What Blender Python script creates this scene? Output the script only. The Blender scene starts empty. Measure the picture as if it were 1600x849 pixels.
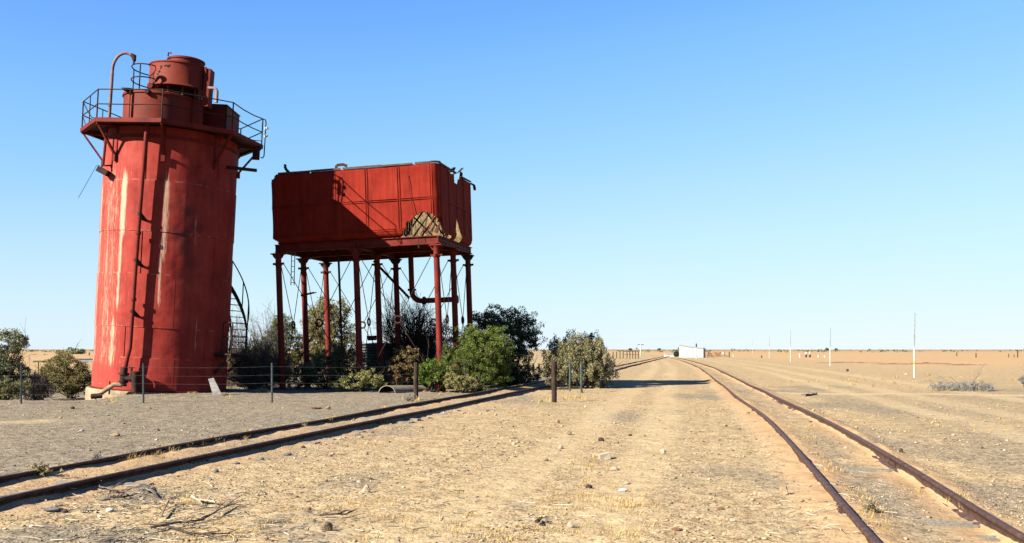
import bpy, math, random
import numpy as np
from mathutils import Vector, Matrix, Euler

R = math.radians
random.seed(11)
rng = np.random.default_rng(11)
scene = bpy.context.scene
COL = scene.collection

# ------------------------------------------------------------------ camera model
F, CX, HY, CAMH = 1556.0, 800.0, 546.5, 1.5
def at(px, py, Y):
    return Vector(((px - CX) / F * Y, Y, CAMH + (HY - py) / F * Y))
def gnd(px, py):
    Y = CAMH * F / (py - HY)
    return Vector(((px - CX) / F * Y, Y, 0.0))

cam_d = bpy.data.cameras.new('camera')
cam = bpy.data.objects.new('camera', cam_d); COL.objects.link(cam)
cam.location = (0, 0, CAMH); cam.rotation_euler = (R(90), 0, 0)
cam_d.sensor_width = 36.0; cam_d.lens = F / 1600 * 36.0
cam_d.shift_y = (HY - 424.5) / 1600.0
cam_d.clip_start = 0.1; cam_d.clip_end = 40000
scene.camera = cam

# ------------------------------------------------------------------ light
PHI, ELEV = 35.0, 31.0
to_sun = Vector((-math.cos(R(PHI)) * math.cos(R(ELEV)), -math.sin(R(PHI)) * math.cos(R(ELEV)), math.sin(R(ELEV))))
sun_d = bpy.data.lights.new('sun', 'SUN'); sun_d.energy = 5.0; sun_d.angle = R(0.53); sun_d.color = (1.0, 0.93, 0.80)
sun = bpy.data.objects.new('sun', sun_d); COL.objects.link(sun)
sun.rotation_euler = to_sun.to_track_quat('Z', 'Y').to_euler()
world = bpy.data.worlds.new('World'); scene.world = world; world.use_nodes = True
nt = world.node_tree
bg = nt.nodes['Background']
sky = nt.nodes.new('ShaderNodeTexSky'); sky.sky_type = 'NISHITA'; sky.sun_disc = False
sky.sun_elevation = R(ELEV); sky.sun_rotation = math.atan2(to_sun.x, to_sun.y) % (2 * math.pi)
sky.air_density = 1.0; sky.dust_density = 0.0; sky.ozone_density = 6.0; sky.altitude = 0
# the camera's colour response to the blue sky: softer gradient, cooler
scl = nt.nodes.new('ShaderNodeVectorMath'); scl.operation = 'SCALE'; scl.inputs['Scale'].default_value = 0.1
nt.links.new(sky.outputs['Color'], scl.inputs[0])
crv = nt.nodes.new('ShaderNodeRGBCurve')
for ch, pts in ((0, [(0, 0), (.05, .075), (.097, .160), (.144, .285), (.309, .585), (.649, .79), (1, .9)]),
                (1, [(0, 0), (.1, .20), (.2, .415), (.283, .605), (.512, .86), (.714, .945), (1, .97)]),
                (2, [(0, 0), (.2, .62), (.39, .99), (.5, 1.0), (.68, 1.0), (1, 1.0)])):
    c = crv.mapping.curves[ch]
    while len(c.points) > 2: c.points.remove(c.points[1])
    c.points[0].location = pts[0]; c.points[-1].location = pts[-1]
    for p in pts[1:-1]: c.points.new(*p)
crv.mapping.update()
nt.links.new(scl.outputs[0], crv.inputs['Color'])
sc2 = nt.nodes.new('ShaderNodeVectorMath'); sc2.operation = 'SCALE'; sc2.inputs['Scale'].default_value = 4.0
nt.links.new(crv.outputs[0], sc2.inputs[0]); nt.links.new(sc2.outputs[0], bg.inputs['Color'])
bg.inputs['Strength'].default_value = 0.055
vs = scene.view_settings
vs.view_transform = 'Standard'; vs.look = 'None'; vs.gamma = 1.0; vs.use_curve_mapping = False
vs.exposure = 2.2
scene.cycles.max_bounces = 6

# ------------------------------------------------------------------ numpy noise
def _hash(ix, iy, seed):
    n = (ix.astype(np.int64) * 374761393 + iy.astype(np.int64) * 668265263 + seed * 1442695041) & 0xFFFFFFFF
    n = ((n ^ (n >> 13)) * 1274126177) & 0xFFFFFFFF
    return ((n ^ (n >> 16)) & 0xFFFFFF) / float(0xFFFFFF)
def vnoise(x, y, seed=0):
    x = np.asarray(x, float); y = np.asarray(y, float)
    ix = np.floor(x); iy = np.floor(y); fx = x - ix; fy = y - iy
    fx = fx * fx * (3 - 2 * fx); fy = fy * fy * (3 - 2 * fy)
    a = _hash(ix, iy, seed); b = _hash(ix + 1, iy, seed); c = _hash(ix, iy + 1, seed); d = _hash(ix + 1, iy + 1, seed)
    return (a * (1 - fx) + b * fx) * (1 - fy) + (c * (1 - fx) + d * fx) * fy
def fbm(x, y, seed=0, oct=4):
    s = 0; amp = 0.5; f = 1.0
    for k in range(oct):
        s = s + amp * vnoise(x * f + 17.3 * k, y * f - 9.1 * k, seed + k); amp *= 0.5; f *= 2.03
    return s / (1 - 0.5 ** oct)
def sstep(a, b, x):
    t = np.clip((x - a) / (b - a), 0, 1); return t * t * (3 - 2 * t)

# ------------------------------------------------------------------ materials
def mat(name):
    m = bpy.data.materials.new(name); m.use_nodes = True
    return m, m.node_tree, m.node_tree.nodes['Principled BSDF']
def N(t, typ, **kw):
    n = t.nodes.new(typ)
    for k, v in kw.items():
        if k.startswith('_'): setattr(n, k[1:], v)
        else: n.inputs[k.replace('__', ' ')].default_value = v
    return n
def L(t, a, b): t.links.new(a, b)
def ramp(t, fac, stops):
    n = t.nodes.new('ShaderNodeValToRGB')
    e = n.color_ramp.elements
    while len(e) > 1: e.remove(e[-1])
    e[0].position = stops[0][0]; e[0].color = (*stops[0][1], 1) if len(stops[0][1]) == 3 else stops[0][1]
    for p, c in stops[1:]:
        q = e.new(p); q.color = (*c, 1)
    L(t, fac, n.inputs['Fac']); return n.outputs['Color']
def mixc(t, fac, a, b, mode='MIX'):
    n = t.nodes.new('ShaderNodeMix'); n.data_type = 'RGBA'; n.blend_type = mode
    if isinstance(fac, (int, float)): n.inputs[0].default_value = fac
    else: L(t, fac, n.inputs[0])
    for sock, v in ((n.inputs[6], a), (n.inputs[7], b)):
        if isinstance(v, tuple): sock.default_value = (*v, 1)
        else: L(t, v, sock)
    return n.outputs[2]
def math_n(t, op, a, b=None, c=None, clamp=False):
    n = t.nodes.new('ShaderNodeMath'); n.operation = op; n.use_clamp = clamp
    for i, v in enumerate((a, b, c)):
        if v is None: continue
        if isinstance(v, (int, float)): n.inputs[i].default_value = v
        else: L(t, v, n.inputs[i])
    return n.outputs[0]
def noise(t, vec, scale, detail=4, rough=0.55, dist=0.0):
    n = t.nodes.new('ShaderNodeTexNoise'); n.inputs['Scale'].default_value = scale
    n.inputs['Detail'].default_value = detail; n.inputs['Roughness'].default_value = rough; n.inputs['Distortion'].default_value = dist
    L(t, vec, n.inputs['Vector']); return n.outputs['Fac']
def bump(t, bsdf, h, strength, dist):
    b = t.nodes.new('ShaderNodeBump'); b.inputs['Strength'].default_value = strength; b.inputs['Distance'].default_value = dist
    L(t, h, b.inputs['Height']); L(t, b.outputs['Normal'], bsdf.inputs['Normal'])
def objco(t): return t.nodes.new('ShaderNodeTexCoord').outputs['Object']
def mapped(t, vec, scale):
    m = t.nodes.new('ShaderNodeMapping'); m.inputs['Scale'].default_value = scale; L(t, vec, m.inputs['Vector']); return m.outputs['Vector']

def patchy(name, c1, c2, c3=None, scale=3.0, rough=0.8, bstr=0.25, bdist=0.01, metallic=0.0, stretch=(1, 1, 1), fine=60, k=0.58):
    if name in ('rust_red', 'cap_red'): k = 0.46; c1, c2, c3 = [(v[0], v[1] * .7, v[2] * .65) for v in (c1, c2, c3)]
    c1 = tuple(v * k for v in c1); c2 = tuple(v * k for v in c2); c3 = tuple(v * k for v in c3) if c3 else None
    m, t, b = mat(name)
    co = mapped(t, objco(t), stretch)
    n1 = noise(t, co, scale, 6, 0.65)
    stops = [(0.3, c1), (0.55, c2)] + ([(0.75, c3)] if c3 else [])
    c = ramp(t, n1, stops)
    n2 = noise(t, co, fine, 3)
    c = mixc(t, 0.35, c, ramp(t, n2, [(0.3, (0.25, 0.25, 0.25)), (0.7, (1, 1, 1))]), 'MULTIPLY')
    L(t, c, b.inputs['Base Color']); b.inputs['Roughness'].default_value = rough; b.inputs['Metallic'].default_value = metallic
    b.inputs['Specular IOR Level'].default_value = 0.10
    bump(t, b, n2, bstr, bdist)
    return m

M = {}
RED1, RED2, RED3 = (0.16, 0.022, 0.016), (0.30, 0.040, 0.028), (0.36, 0.065, 0.045)
M['rust_red'] = patchy('rust_red', (0.13, 0.022, 0.016), (0.27, 0.04, 0.028), (0.31, 0.06, 0.04), 2.5, 0.7)
M['dark_iron'] = patchy('dark_iron', (0.02, 0.012, 0.012), (0.06, 0.025, 0.02), (0.09, 0.04, 0.03), 4, 0.75)
M['rail_steel'] = patchy('rail_steel', (0.055, 0.028, 0.022), (0.12, 0.065, 0.052), (0.20, 0.125, 0.10), 9, 0.55, 0.3, 0.004, 0.0, (1, 1, 1), 90)
M['cap_red'] = patchy('cap_red', (0.14, 0.06, 0.045), (0.30, 0.058, 0.032), (0.34, 0.10, 0.06), 1.8, 0.7)
M['pipe_grey'] = patchy('pipe_grey', (0.22, 0.14, 0.13), (0.38, 0.28, 0.26), (0.45, 0.36, 0.33), 5, 0.7)
M['pipe_rust'] = patchy('pipe_rust', (0.16, 0.08, 0.075), (0.32, 0.19, 0.175), (0.42, 0.28, 0.26), 5, 0.7)
M['steel_post'] = patchy('steel_post', (0.05, 0.07, 0.07), (0.12, 0.16, 0.16), (0.2, 0.23, 0.22), 6, 0.6)
M['old_wood'] = patchy('old_wood', (0.03, 0.02, 0.016), (0.075, 0.045, 0.035), (0.12, 0.08, 0.06), 6, 0.9, 0.5, 0.01, 0, (6, 6, 1))
M['grey_wood'] = patchy('grey_wood', (0.22, 0.19, 0.15), (0.38, 0.335, 0.265), (0.50, 0.44, 0.35), 4, 0.95, 0.6, 0.01, 0, (8, 8, 8))
M['concrete'] = patchy('concrete', (0.25, 0.17, 0.10), (0.42, 0.33, 0.22), (0.55, 0.48, 0.36), 5, 0.95)
M['pale_board'] = patchy('pale_board', (0.17, 0.165, 0.155), (0.36, 0.355, 0.335), None, 3, 0.9)
M['white_paint'] = patchy('white_paint', (0.45, 0.43, 0.40), (0.72, 0.71, 0.68), (0.8, 0.8, 0.78), 3, 0.7)
M['white_shed'] = patchy('white_shed', (0.44, 0.46, 0.47), (0.52, 0.54, 0.55), (0.58, 0.60, 0.61), 0.6, 0.7)
M['wire'] = patchy('wire', (0.10, 0.10, 0.10), (0.2, 0.2, 0.2), None, 6, 0.5)
M['culvert'] = patchy('culvert', (0.16, 0.13, 0.10), (0.34, 0.29, 0.22), None, 4, 0.8)
M['hollow_shade'] = patchy('hollow_shade', (0.015, 0.013, 0.013), (0.03, 0.025, 0.022), None, 3, 0.95)  # near-black colour painted for the shade in openings and gaps
M['old_galv'] = patchy('old_galv', (0.03, 0.03, 0.03), (0.10, 0.10, 0.10), (0.2, 0.2, 0.2), 5, 0.6)
M['galv'] = patchy('galv', (0.16, 0.16, 0.16), (0.36, 0.37, 0.37), (0.45, 0.46, 0.46), 5, 0.55)
M['drum_red'] = patchy('drum_red', (0.35, 0.04, 0.03), (0.5, 0.06, 0.05), None, 3, 0.6)
M['stem'] = patchy('stem', (0.05, 0.035, 0.025), (0.11, 0.08, 0.06), None, 8, 0.95)
M['dead_twig'] = patchy('dead_twig', (0.10, 0.08, 0.065), (0.22, 0.18, 0.15), (0.32, 0.27, 0.22), 5, 0.95)
M['dark_twig'] = patchy('dark_twig', (0.035, 0.027, 0.024), (0.08, 0.06, 0.052), None, 5, 0.95)
M['olive_band'] = patchy('olive_band', (0.09, 0.045, 0.03), (0.15, 0.095, 0.06), (0.22, 0.15, 0.10), 3, 0.85)
M['yellow_paint'] = patchy('yellow_paint', (0.5, 0.36, 0.05), (0.65, 0.5, 0.08), None, 4, 0.7)
M['rubble_red'] = patchy('rubble_red', (0.16, 0.09, 0.06), (0.34, 0.21, 0.13), (0.50, 0.34, 0.21), 1.2, 0.95, 0.6, 0.05)
M['dirt_orange'] = patchy('dirt_orange', (0.28, 0.16, 0.075), (0.42, 0.26, 0.13), (0.48, 0.32, 0.17), 1.0, 0.95, 0.6, 0.05)
M['marker_green'] = patchy('marker_green', (0.05, 0.09, 0.04), (0.09, 0.14, 0.07), None, 4, 0.8)
for nm, (a, b_, c) in {
    'stone_tan': ((0.30, 0.20, 0.12), (0.46, 0.33, 0.20), (0.55, 0.42, 0.28)),
    'stone_pale': ((0.42, 0.34, 0.24), (0.58, 0.49, 0.37), (0.68, 0.61, 0.50)),
    'stone_white': ((0.6, 0.56, 0.48), (0.74, 0.71, 0.64), (0.8, 0.78, 0.72)),
    'stone_dark': ((0.05, 0.035, 0.03), (0.11, 0.075, 0.055), (0.2, 0.14, 0.10)),
    'stone_red': ((0.14, 0.06, 0.04), (0.26, 0.13, 0.085), (0.36, 0.2, 0.13)),
    'stone_grey': ((0.14, 0.135, 0.125), (0.25, 0.24, 0.22), (0.33, 0.32, 0.29)),
    'stone_brown': ((0.18, 0.13, 0.09), (0.30, 0.22, 0.15), (0.4, 0.31, 0.22))}.items():
    M[nm] = patchy(nm, a, b_, c, 14, 0.95, 0.5, 0.006)

def shell_material():
    m, t, b = mat('tower_paint')
    co = objco(t)
    sep = t.nodes.new('ShaderNodeSeparateXYZ'); L(t, co, sep.inputs[0])
    x, y, z = sep.outputs
    s = math_n(t, 'MULTIPLY', math_n(t, 'ARCTAN2', x, math_n(t, 'MULTIPLY', y, -1.0)), 2.17)
    cmb = t.nodes.new('ShaderNodeCombineXYZ'); L(t, s, cmb.inputs[0]); L(t, z, cmb.inputs[1])
    sz = cmb.outputs[0]
    base = ramp(t, noise(t, sz, 0.9, 7, 0.68), [(0.28, (0.12, 0.0125, 0.010)), (0.45, (0.212, 0.022, 0.016)), (0.62, (0.25, 0.034, 0.024)), (0.8, (0.28, 0.066, 0.048))])
    vert = noise(t, mapped(t, sz, (5, 0.35, 1)), 1.0, 6, 0.7)
    base = mixc(t, 0.55, base, ramp(t, vert, [(0.32, (0.45, 0.42, 0.42)), (0.6, (1, 1, 1))]), 'MULTIPLY')
    # grey scuffs
    sc = ramp(t, noise(t, sz, 2.3, 5, 0.6, 0.6), [(0.60, (0, 0, 0)), (0.70, (1, 1, 1))])
    base = mixc(t, math_n(t, 'MULTIPLY', sc, 0.45), base, (0.10, 0.030, 0.027))
    def bell(v, c, w):  # soft band
        d = math_n(t, 'DIVIDE', math_n(t, 'ABSOLUTE', math_n(t, 'SUBTRACT', v, c)), w)
        return math_n(t, 'SUBTRACT', 1.0, d, clamp=True)
    def band(v, lo, hi, soft):
        a = math_n(t, 'DIVIDE', math_n(t, 'SUBTRACT', v, lo), soft, clamp=True)
        c = math_n(t, 'DIVIDE', math_n(t, 'SUBTRACT', hi, v), soft, clamp=True)
        return math_n(t, 'MULTIPLY', a, c)
    # dark burnt patches
    dk = math_n(t, 'MULTIPLY', math_n(t, 'MULTIPLY', bell(s, 1.25, 0.8), band(z, 3.6, 6.6, 0.7)),
                ramp(t, noise(t, sz, 1.7, 4, 0.5), [(0.42, (0, 0, 0)), (0.58, (1, 1, 1))]))
    base = mixc(t, math_n(t, 'MULTIPLY', dk, 0.7), base, (0.04, 0.016, 0.016))
    # sun-bleached chalky side
    chalk = math_n(t, 'MULTIPLY', bell(s, -2.3, 1.9), ramp(t, noise(t, sz, 1.4, 6, 0.7), [(0.3, (.25, .25, .25)), (0.65, (1, 1, 1))]))
    base = mixc(t, math_n(t, 'MULTIPLY', chalk, 0.35), base, (0.30, 0.085, 0.06))
    # white lime runs: long drips
    drip = noise(t, mapped(t, sz, (15, 0.55, 1)), 1.0, 8, 0.78)
    drip2 = noise(t, mapped(t, sz, (34, 3.2, 1)), 1.0, 6, 0.75)
    def run(c, w, lo, hi, k):
        e = math_n(t, 'MULTIPLY', bell(s, c, w), band(z, lo, hi, 0.9))
        return math_n(t, 'MULTIPLY', e, k)
    env = run(-0.80, 0.22, 4.4, 7.6, 1.15)
    env = math_n(t, 'MAXIMUM', env, run(-1.3, 2.4, 0.2, 8.0, 0.56))
    for a in ((-0.84, 0.18, 2.0, 6.0, 0.85), (0.62, 0.24, 3.6, 7.6, 0.85), (0.54, 0.16, 2.2, 5.8, 0.8), (-1.5, 0.5, 0.3, 7.0, 0.62), (-2.2, 0.5, 0.3, 7.5, 0.72),
              (-1.0, 0.5, 0.3, 3.2, 0.75), (1.8, 0.25, 0.8, 3.4, 0.6), (1.6, 0.2, 4, 6.6, 0.6), (-0.1, 1.0, 0.3, 1.6, 0.7)):
        env = math_n(t, 'MAXIMUM', env, run(*a))
    sdrip = math_n(t, 'ADD', math_n(t, 'MULTIPLY', drip, 0.5), math_n(t, 'MULTIPLY', drip2, 0.56))
    wmask = math_n(t, 'SUBTRACT', math_n(t, 'ADD', sdrip, math_n(t, 'MULTIPLY', env, 0.50)), 0.79)
    wmask = math_n(t, 'MULTIPLY', wmask, 7.5, clamp=True)
    wmask = math_n(t, 'MULTIPLY', wmask, 0.66)
    base = mixc(t, wmask, base, (0.42, 0.32, 0.225))
    # pale chips along the plate seams
    for zz in (1.25, 2.2, 3.87, 5.2, 6.79, 0.36):
        e = math_n(t, 'MULTIPLY', bell(z, zz, 0.035), ramp(t, noise(t, mapped(t, sz, (3, 3, 1)), 1.0, 5, 0.7), [(0.5, (0, 0, 0)), (0.62, (1, 1, 1))]))
        base = mixc(t, math_n(t, 'MULTIPLY', e, 0.35), base, (0.40, 0.25, 0.19))
    L(t, base, b.inputs['Base Color'])
    b.inputs['Roughness'].default_value = 0.7; b.inputs['Specular IOR Level'].default_value = 0.08
    h = math_n(t, 'ADD', math_n(t, 'MULTIPLY', noise(t, sz, 1.3, 2), 1.0), math_n(t, 'MULTIPLY', noise(t, sz, 30, 3), 0.08))
    bump(t, b, h, 0.75, 0.06)
    return m
M['tower_paint'] = shell_material()

def tank_material():
    m, t, b = mat('tank_paint')
    co = objco(t)
    c = ramp(t, noise(t, co, 1.3, 7, 0.7), [(0.28, (0.104, 0.0112, 0.0060)), (0.48, (0.180, 0.0146, 0.0077)), (0.66, (0.204, 0.0198, 0.0103)), (0.82, (0.190, 0.0310, 0.0172))])
    v = noise(t, mapped(t, co, (7, 7, 0.5)), 1.0, 6, 0.7)
    c = mixc(t, 0.6, c, ramp(t, v, [(0.3, (0.45, 0.42, 0.40)), (0.6, (1, 1, 1))]), 'MULTIPLY')
    f = noise(t, co, 45, 4, 0.7)
    c = mixc(t, 0.5, c, ramp(t, f, [(0.3, (0.5, 0.45, 0.45)), (0.6, (1, 1, 1))]), 'MULTIPLY')
    ch = ramp(t, noise(t, co, 7, 3, 0.5), [(0.74, (0, 0, 0)), (0.765, (1, 1, 1))])
    c = mixc(t, math_n(t, 'MULTIPLY', ch, 0.35), c, (0.5, 0.33, 0.27))
    L(t, c, b.inputs['Base Color']); b.inputs['Roughness'].default_value = 0.8; b.inputs['Specular IOR Level'].default_value = 0.05
    bump(t, b, math_n(t, 'ADD', noise(t, co, 1.6, 2), math_n(t, 'MULTIPLY', f, 0.1)), 0.4, 0.04)
    return m
M['tank_paint'] = tank_material()
M['scale'] = patchy('scale', (0.07, 0.04, 0.018), (0.33, 0.245, 0.12), (0.47, 0.385, 0.21), 5.5, 0.95, 0.7, 0.03, 0, (2.2, 2.2, .7), 24)

def leaf_material(name, c1, c2, trans=0.25):
    m = bpy.data.materials.new(name); m.use_nodes = True
    t = m.node_tree; t.nodes.clear()
    out = t.nodes.new('ShaderNodeOutputMaterial')
    a = t.nodes.new('ShaderNodeAttribute'); a.attribute_name = 'tint'
    c = ramp(t, a.outputs['Fac'], [(0.0, c1), (1.0, c2)])
    d = t.nodes.new('ShaderNodeBsdfDiffuse'); tr = t.nodes.new('ShaderNodeBsdfTranslucent')
    mx = t.nodes.new('ShaderNodeMixShader'); mx.inputs[0].default_value = trans
    L(t, c, d.inputs['Color']); L(t, c, tr.inputs['Color'])
    L(t, d.outputs[0], mx.inputs[1]); L(t, tr.outputs[0], mx.inputs[2]); L(t, mx.outputs[0], out.inputs['Surface'])
    return m
M['leaf_green'] = leaf_material('leaf_green', (0.035, 0.065, 0.012), (0.155, 0.20, 0.045))
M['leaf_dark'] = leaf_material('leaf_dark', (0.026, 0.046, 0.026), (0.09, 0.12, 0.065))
M['leaf_olive'] = leaf_material('leaf_olive', (0.085, 0.09, 0.032), (0.25, 0.22, 0.09))
M['leaf_sage'] = leaf_material('leaf_sage', (0.08, 0.09, 0.052), (0.27, 0.26, 0.155))
M['leaf_tan'] = leaf_material('leaf_tan', (0.11, 0.09, 0.042), (0.35, 0.29, 0.14))
M['leaf_lime'] = leaf_material('leaf_lime', (0.13, 0.14, 0.045), (0.34, 0.31, 0.12))
M['leaf_grey'] = leaf_material('leaf_grey', (0.13, 0.125, 0.115), (0.32, 0.30, 0.27))
M['leaf_brown'] = leaf_material('leaf_brown', (0.09, 0.055, 0.028), (0.24, 0.16, 0.085))
M['straw'] = leaf_material('straw', (0.30, 0.20, 0.075), (0.55, 0.40, 0.17))

# ------------------------------------------------------------------ mesh builder
class MB:
    def __init__(s): s.v = []; s.f = []; s.a = []; s.cur = 0.5
    def add(s, vs, fs):
        o = len(s.v); s.v += [tuple(p) for p in vs]; s.f += [tuple(i + o for i in f) for f in fs]; s.a += [s.cur] * len(fs); return s
    def box(s, c, h, rot=None):
        c = Vector(c); pts = [Vector((x * h[0], y * h[1], z * h[2])) for x in (-1, 1) for y in (-1, 1) for z in (-1, 1)]
        if rot is not None: pts = [rot @ p for p in pts]
        return s.add([c + p for p in pts], [(0, 1, 3, 2), (4, 6, 7, 5), (0, 4, 5, 1), (2, 3, 7, 6), (0, 2, 6, 4), (1, 5, 7, 3)])
    def bar(s, p0, p1, w, h, up=(0, 0, 1)):
        p0 = Vector(p0); p1 = Vector(p1); d = (p1 - p0); ln = d.length; d.normalize()
        up = Vector(up)
        if abs(d.dot(up)) > 0.98: up = Vector((1, 0, 0))
        sx = d.cross(up).normalized(); sy = sx.cross(d).normalized()
        rot = Matrix((d, sx, sy)).transposed()
        return s.box((p0 + p1) / 2, (ln / 2, w / 2, h / 2), rot)
    def tube(s, pts, r, seg=8, caps=True):
        pts = [Vector(p) for p in pts]; n = len(pts)
        rs = r if isinstance(r, (list, tuple)) else [r] * n
        t0 = (pts[1] - pts[0]).normalized()
        ref = Vector((0, 0, 1)) if abs(t0.z) < 0.9 else Vector((1, 0, 0))
        u = t0.cross(ref).normalized(); vs = []
        for i, p in enumerate(pts):
            t = ((pts[min(i + 1, n - 1)] - p).normalized() + (p - pts[max(i - 1, 0)]).normalized())
            t = t.normalized() if t.length > 1e-6 else t0
            u = (u - t * u.dot(t)).normalized(); w = t.cross(u)
            for k in range(seg):
                a = 2 * math.pi * k / seg
                vs.append(p + (u * math.cos(a) + w * math.sin(a)) * rs[i])
        fs = [(i * seg + k, i * seg + (k + 1) % seg, (i + 1) * seg + (k + 1) % seg, (i + 1) * seg + k) for i in range(n - 1) for k in range(seg)]
        if caps: fs += [tuple(range(seg - 1, -1, -1)), tuple((n - 1) * seg + k for k in range(seg))]
        return s.add(vs, fs)
    def lathe(s, prof, seg=32, c=(0, 0, 0), a0=0.0, a1=2 * math.pi, capb=True, capt=True):
        full = abs(a1 - a0 - 2 * math.pi) < 1e-6
        m = seg if full else seg + 1
        vs = [(c[0] + r * math.cos(a0 + (a1 - a0) * k / seg), c[1] + r * math.sin(a0 + (a1 - a0) * k / seg), c[2] + z) for r, z in prof for k in range(m)]
        fs = []
        for i in range(len(prof) - 1):
            for k in range(seg):
                k2 = (k + 1) % m if full else k + 1
                fs.append((i * m + k, i * m + k2, (i + 1) * m + k2, (i + 1) * m + k))
        if full and capb and prof[0][0] > 1e-4: fs.append(tuple(range(m - 1, -1, -1)))
        if full and capt and prof[-1][0] > 1e-4: fs.append(tuple((len(prof) - 1) * m + k for k in range(m)))
        return s.add(vs, fs)
    def prism(s, poly, org, ax, ay, az, depth):
        org = Vector(org); ax = Vector(ax); ay = Vector(ay); az = Vector(az); n = len(poly)
        a = [org + ax * p[0] + ay * p[1] for p in poly]; b = [p + az * depth for p in a]
        return s.add(a + b, [tuple(range(n - 1, -1, -1)), tuple(range(n, 2 * n))] + [(i, (i + 1) % n, n + (i + 1) % n, n + i) for i in range(n)])
    def build(s, name, m, parent=None, smooth=False, loc=None, tint=False):
        me = bpy.data.meshes.new(name); me.from_pydata(s.v, [], s.f); me.update()
        me.materials.append(M[m] if isinstance(m, str) else m)
        if smooth:
            me.polygons.foreach_set('use_smooth', [True] * len(me.polygons))
            me.set_sharp_from_angle(angle=R(40))
        if tint:
            at_ = me.attributes.new('tint', 'FLOAT', 'FACE'); at_.data.foreach_set('value', s.a)
        o = bpy.data.objects.new(name, me); COL.objects.link(o)
        if parent: o.parent = parent
        if loc is not None: o.location = loc
        return o

def tag(o, label=None, cat=None, group=None, kind=None):
    if label: o['label'] = label
    if cat: o['category'] = cat
    if group: o['group'] = group
    if kind: o['kind'] = kind
    return o
def thing(name, label, cat, loc=(0, 0, 0), rot=None, group=None):
    o = bpy.data.objects.new(name, None); COL.objects.link(o); o.empty_display_size = 0.2
    o.location = loc
    if rot is not None: o.rotation_euler = rot
    return tag(o, label, cat, group)
def np_mesh(name, v, f, m, parent=None, tint=None, attrs=None, smooth=False):
    """v (n,3), f (k,q) quads/tris"""
    me = bpy.data.meshes.new(name); q = f.shape[1]
    me.vertices.add(len(v)); me.vertices.foreach_set('co', np.ascontiguousarray(v, dtype=np.float32).ravel())
    me.loops.add(f.size); me.loops.foreach_set('vertex_index', np.ascontiguousarray(f, dtype=np.int32).ravel())
    me.polygons.add(len(f)); me.polygons.foreach_set('loop_start', np.arange(0, f.size, q, dtype=np.int32))
    if smooth: me.polygons.foreach_set('use_smooth', np.ones(len(f), dtype=bool))
    me.update(calc_edges=True); me.validate()
    me.materials.append(M[m] if isinstance(m, str) else m)
    if tint is not None:
        a = me.attributes.new('tint', 'FLOAT', 'FACE'); a.data.foreach_set('value', np.asarray(tint, dtype=np.float32))
    for k, val in (attrs or {}).items():
        a = me.attributes.new(k, 'FLOAT', 'POINT'); a.data.foreach_set('value', np.asarray(val, dtype=np.float32))
    o = bpy.data.objects.new(name, me); COL.objects.link(o)
    if parent: o.parent = parent
    return o

# ------------------------------------------------------------------ track geometry
GAUGE, RAILTOP = 1.12, 0.12
def smooth_curve(pts, step=0.5):
    p = np.array(pts, float)  # x,y with y increasing
    ys = np.arange(p[0, 1], p[-1, 1], step)
    # Catmull/Hermite in y
    d = np.gradient(p[:, 0], p[:, 1])
    i = np.clip(np.searchsorted(p[:, 1], ys, side='right') - 1, 0, len(p) - 2)
    h = p[i + 1, 1] - p[i, 1]; t = (ys - p[i, 1]) / h
    x = ((2 * t**3 - 3 * t**2 + 1) * p[i, 0] + (t**3 - 2 * t**2 + t) * h * d[i] + (-2 * t**3 + 3 * t**2) * p[i + 1, 0] + (t**3 - t**2) * h * d[i + 1])
    return np.stack([x, ys], 1)
def offset(c, o):
    d = np.gradient(c, axis=0); d /= np.linalg.norm(d, axis=1)[:, None]
    return c + np.stack([d[:, 1], -d[:, 0]], 1) * o
left_c = smooth_curve([(-8.2, -5), (-7.2, 0), (-5.22, 10), (-3.80, 17), (-1.45, 28), (0.35, 36.5), (9.8, 87), (25.6, 172), (40, 250)])
rl = smooth_curve([(0.3, -5), (1.25, 0), (2.62, 7.1), (5.09, 19.8), (6.75, 30), (7.97, 37.3), (9.4, 46.2), (12.1, 62.2), (14.2, 75.3), (18.8, 107), (23.1, 138.5), (27.2, 172)])
right_c = offset(rl, GAUGE / 2)
RAILS = [offset(left_c, -GAUGE / 2), offset(left_c, GAUGE / 2), rl, offset(rl, GAUGE)]
def curve_x(c, y): return np.interp(y, c[:, 1], c[:, 0])

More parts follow.
